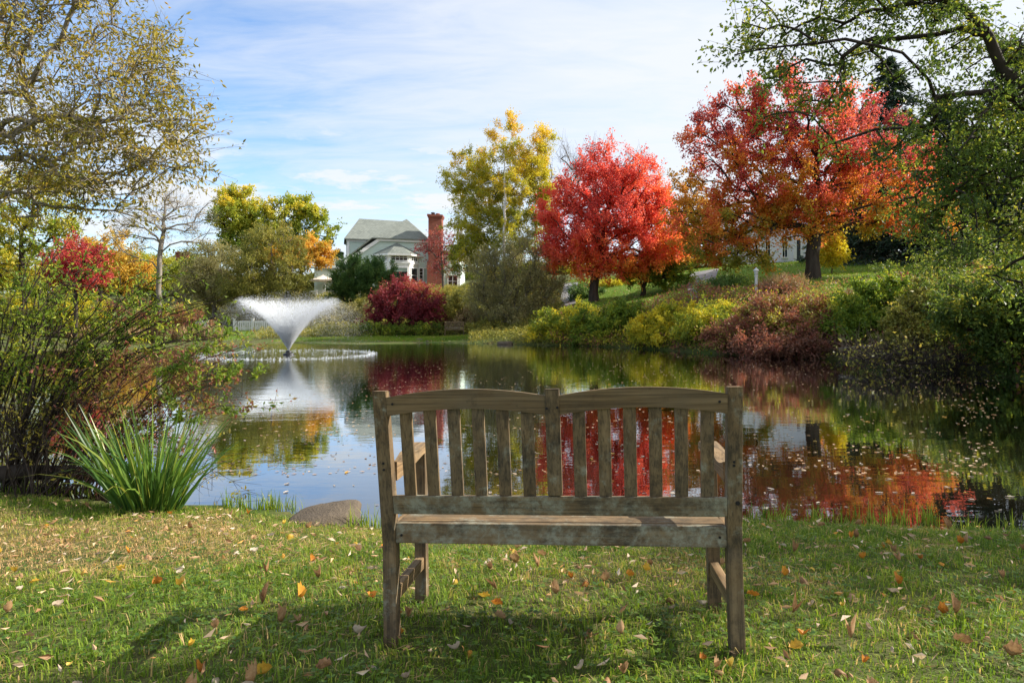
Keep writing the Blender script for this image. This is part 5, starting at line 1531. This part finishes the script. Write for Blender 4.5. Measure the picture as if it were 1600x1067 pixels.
# taller tufts along the waterline
TX, TY = [], []
for px0, px1, yy, cnt in ((1165, 1460, 5.0, 520), (1460, 1620, 4.78, 160), (350, 470, 5.35, 260), (0, 160, 5.85, 260), (540, 620, 4.85, 120), (620, 1160, 4.78, 260)):
    c = rng.randint(0, 40, cnt); cc = rng.uniform(px0, px1, 40)
    px = cc[c] + rng.normal(size=cnt) * 5
    Yt = np.full(cnt, yy) + rng.normal(size=cnt) * .06
    TX.append((px - CX) * Yt / F); TY.append(Yt)
x, y = np.concatenate(TX), np.concatenate(TY); n = len(x)
z = np.maximum(height(x, y), -.02)
H = .06 + .14 * rng.rand(n) ** 1.6; a = rng.rand(n) * 6.283; bd = rng.rand(n)
m = 5; side = np.stack([np.cos(a + 1.57), np.sin(a + 1.57), 0 * a], -1); hor = np.stack([np.cos(a), np.sin(a), 0 * a], -1); VV = []
for i in range(m):
    u = i / (m - 1)
    c = np.stack([x, y, z - .01], -1) + np.array([0, 0, 1]) * (H * (u - .3 * bd * u ** 3))[:, None] + hor * (H * bd * .6 * u * u)[:, None]
    w_ = .006 * (1 - u ** 2) + .0008
    VV += [c - side * w_ * .5, c + side * w_ * .5]
V = np.stack(VV, 1).reshape(-1, 3); o = np.arange(n)[:, None] * 2 * m
q = np.concatenate([o + np.array([[2 * i, 2 * i + 1, 2 * i + 3, 2 * i + 2]]) for i in range(m - 1)])
tag(link('tall_grass', np_mesh('tall_grass', V, [q], tint=np.tile(.1 + .55 * rng.rand(n), m - 1)), L_GRASS), 'tall grass tufts along the near waterline', 'grass', kind='stuff')

# clover and small broad leaves, thickest close to the camera
x, y = scatter(20000, 1.3, 4.6)
k = (rng.rand(len(x)) < np.clip(1.25 - (y - 1.6) / 2.2, .05, 1) * np.clip(2.4 * vnoise(x, y, .35, 36) - .55, 0, 1)); x, y = x[k], y[k]; n = len(x)
z = height(x, y) + .018 + .02 * rng.rand(n)
VV, TT = [], []
for j in range(3):
    a = rng.rand(n) * .5 + j * 2.1 + x * 40
    ax = unit(np.stack([np.cos(a), np.sin(a), .15 + .25 * rng.rand(n)], -1))
    s = .009 + .008 * rng.rand(n)
    side = unit(np.cross(ax, np.array([0, 0, 1.0])))
    p = np.stack([x, y, z], -1)
    VV.append(np.stack([p, p + ax * (s * .6)[:, None] + side * (s * .5)[:, None], p + ax * (s * 1.1)[:, None] + side * (s * .32)[:, None], p + ax * (s * 1.1)[:, None] - side * (s * .32)[:, None], p + ax * (s * .6)[:, None] - side * (s * .5)[:, None]], 1)); TT.append(rng.rand(n))
V = np.concatenate(VV).reshape(-1, 3)
tag(link('clover', np_mesh('clover', V, [np.arange(len(V)).reshape(-1, 5)], tint=np.concatenate(TT)), L_CLOVER), 'clover and small broad leaved weeds between the grass', 'ground cover', kind='stuff')

# litter of narrow dry willow leaves, nobody could count it
x, y = scatter(7000, 1.5, 6.0)
k = (height(x, y) > .03) & (rng.rand(len(x)) < .35 + .65 * dry(x, y)); x, y = x[k], y[k]; n = len(x)
a = rng.rand(n) * 6.283
ax = unit(np.stack([np.cos(a), np.sin(a), rng.normal(size=n) * .3], -1)); L = .022 + .035 * rng.rand(n)
V, q = leaf_arrays(np.stack([x, y, height(x, y) + .018 + .024 * rng.rand(n)], -1), ax, L, L * (.18 + .25 * rng.rand(n)), rng, fold=.3)
tag(link('leaf_litter', np_mesh('leaf_litter', V, [q], tint=rng.rand(n)), L_LITTER), 'litter of small dry leaves between the grass blades', 'leaf litter', kind='stuff')


def leaf_mesh(name, seed, curl, narrow, m):
    """one curled fallen leaf about 1 unit long, with a lobed outline and a bent midrib"""
    rng = np.random.RandomState(seed)
    nu, nv = 9, 5
    V = np.zeros((nu, nv, 3))
    for i in range(nu):
        u = i / (nu - 1)
        w_ = narrow * (math.sin(math.pi * min(1, u * 1.02) ** .8) ** .8) * (1 + .26 * math.sin(u * 21 + seed) * min(1, narrow * 2)) + .012
        for j in range(nv):
            v = (j / (nv - 1) - .5) * 2
            V[i, j] = (u - .5, v * w_ * .5, curl * (.5 * (u - .5) ** 2 * 2 + v * v * w_ * .9) + .05 * math.sin(u * 7 + seed + v * 2) + (.12 * v * curl * math.sin(seed)))
    V[..., 2] -= V[..., 2].min()
    ii = np.arange(nu * nv).reshape(nu, nv)
    q = np.stack([ii[:-1, :-1], ii[1:, :-1], ii[1:, 1:], ii[:-1, 1:]], -1).reshape(-1, 4)
    me = np_mesh(name, V.reshape(-1, 3), [q], smooth=True)
    me.materials.append(m)
    return me


def leaf_surface(name, c0, c1, c2):
    m, t = mat(name)
    co = t.n('ShaderNodeTexCoord').outputs['Object']
    ob = t.n('ShaderNodeObjectInfo').outputs['Random']
    sp = t.n('ShaderNodeSeparateXYZ', ins={0: co})
    vein = t.math('ABSOLUTE', sp.outputs[1])
    vn = t.ramp(vein, [(0.0, 0.6), (0.035, 0.0)])
    c = t.ramp(t.math('MULTIPLY_ADD', t.noise(co, 4.0, 5, .65), .75, t.math('MULTIPLY', ob, .3)), [(.3, c0), (.52, c1), (.75, c2)])
    c = t.mix(vn, c, [v * .6 for v in c0])
    b_ = t.n('ShaderNodeBsdfPrincipled', ins={'Base Color': c, 'Roughness': .6, 'Specular IOR Level': .3})
    tr = t.n('ShaderNodeBsdfTranslucent', ins={'Color': c})
    mx = t.n('ShaderNodeMixShader', ins={0: .25, 1: b_.outputs[0], 2: tr.outputs[0]})
    finish(t, mx.outputs[0])
    return m


LEAFK = [('curled tan brown leaf lying in the grass of the near bank', 'tan brown leaves fallen in the grass', leaf_surface('tan_leaf', (.22, .115, .05), (.42, .24, .11), (.58, .38, .21)), .62, .9),
         ('orange leaf lying in the grass of the near bank', 'orange leaves fallen in the grass', leaf_surface('orange_leaf', (.34, .12, .02), (.56, .22, .025), (.62, .36, .05)), .66, .6),
         ('yellow leaf lying in the grass of the near bank', 'yellow leaves fallen in the grass', leaf_surface('yellow_leaf', (.48, .27, .03), (.64, .42, .05), (.68, .52, .14)), .6, .5),
         ('narrow pale dry leaf lying in the grass of the near bank', 'narrow pale leaves fallen in the grass', leaf_surface('pale_leaf', (.34, .25, .17), (.52, .42, .31), (.62, .53, .42)), .24, .8)]
protos = [[leaf_mesh('fallen_leaf', 200 + 7 * i + j, k_[4] * (1.0 + .7 * j), k_[3], k_[2]) for j in range(3)] for i, k_ in enumerate(LEAFK)]
first = {}
cnt = 0
spots = [(1243, 1034, 2), (1330, 1020, 0), (915, 897, 1), (920, 995, 0), (560, 1000, 3), (1255, 1015, 1), (1505, 1030, 0), (1238, 970, 0), (1335, 935, 0), (470, 925, 1), (580, 925, 1), (410, 940, 0), (1425, 1010, 0)]
for k_ in range(250):
    if k_ < len(spots):
        px, py, i = spots[k_]; sz = .056
        yy = 1.17 * F / (py - HY); xx = (px - CX) * yy / F
    else:
        yy = 1.9 + 3.3 * rng.rand() ** 1.1; xx = (rng.rand() * 2 - 1) * .78 * yy
        i = int(rng.choice(4, p=[.40, .17, .13, .30])); sz = .028 + .028 * rng.rand() ** 1.4
    gz_ = hz(xx, yy)
    if gz_ < .03: continue
    j = rng.randint(3)
    if i not in first:
        ob = bpy.data.objects.new('fallen_leaf', protos[i][j]); first[i] = ob
    else:
        ob = first[i].copy(); ob.data = protos[i][j]
    COL.objects.link(ob)
    ob.location = (xx, yy, gz_ + .024 + .012 * rng.rand()); ob.scale = (sz,) * 3
    ob.rotation_euler = (rng.normal() * .22 + (3.14 if rng.rand() < .25 else 0), rng.normal() * .2, rng.rand() * 6.28)
    tag(ob, LEAFK[i][0], 'fallen leaf', LEAFK[i][1])

# leaves floating on the pond: the nearest ones singly, the far carpet as one
FLK = [('pale tan leaf floating flat on the near water', 'pale tan leaves floating on the water', leaf_surface('floating_pale_leaf', (.34, .26, .19), (.52, .44, .35), (.64, .57, .48)), .42), ('orange yellow leaf floating flat on the near water', 'orange yellow leaves floating on the water', leaf_surface('floating_orange_leaf', (.42, .20, .04), (.60, .32, .06), (.66, .46, .12)), .5)]
fprot = [[leaf_mesh('floating_leaf', 300 + 5 * i + j, .18, k_[3], k_[2]) for j in range(3)] for i, k_ in enumerate(FLK)]
ff = {}
cnt = 0
for k_ in range(2000):
    py = rng.uniform(600, 830); px = rng.uniform(360, 1610)
    yy = CAMZ * F / (py - HY); xx = (px - CX) * yy / F
    if not inside_poly(np.array([xx]), np.array([yy]), pond)[0] or dist_poly(np.array([xx]), np.array([yy]), pond)[0] < .05: continue
    if rng.rand() > .25 + .75 * vnoise(np.array([xx]), np.array([yy]), 1.1, 41)[0] ** 1.5 * (1.3 if xx > .5 else .7): continue
    i = 0 if rng.rand() < .86 else 1; j = rng.randint(3)
    if i not in ff: ob = bpy.data.objects.new('floating_leaf', fprot[i][j]); ff[i] = ob
    else: ob = ff[i].copy(); ob.data = fprot[i][j]
    COL.objects.link(ob)
    sz = .03 + .045 * rng.rand() ** 1.5
    ob.location = (xx, yy, .003); ob.scale = (sz, sz, sz * .7); ob.rotation_euler = (0, 0, rng.rand() * 6.28)
    tag(ob, FLK[i][0], 'floating leaf', FLK[i][1])
    cnt += 1
    if cnt >= 230: break
n = 8000
yy = 6.5 + 30 * rng.rand(n) ** 1.4; xx = (rng.rand(n) * 1.7 - .75) * .75 * yy
k = inside_poly(xx, yy, pond) & (dist_poly(xx, yy, pond) > .1)
wgt = np.clip(vnoise(xx, yy * .6, 2.2, 42) * 1.6 - .35, 0, 1) * np.where(xx > -3, 1, .35) * np.clip(1.25 - (yy - 8) / 40, .3, 1)
k &= rng.rand(n) < wgt
xx, yy = xx[k], yy[k]; n = len(xx)
a = rng.rand(n) * 6.283
ax = np.stack([np.cos(a), np.sin(a), .02 + 0 * a], -1); sd = np.stack([-np.sin(a), np.cos(a), 0 * a], -1)
L = (.025 + .04 * rng.rand(n))[:, None]; p = np.stack([xx, yy, .003 + .002 * rng.rand(n)], -1)
V = np.stack([p - ax * L * .5, p - ax * L * .1 + sd * L * .26 + [0, 0, .003], p + ax * L * .5 + [0, 0, .002], p - ax * L * .1 - sd * L * .26 + [0, 0, .002]], 1).reshape(-1, 3)
tag(link('floating_leaves', np_mesh('floating_leaves', V, [np.arange(4 * n).reshape(n, 4)], tint=np.clip(.2 + .6 * rng.rand(n), 0, 1)), L_LITTER), 'carpet of small leaves drifting far out on the pond', 'floating leaves', kind='stuff')
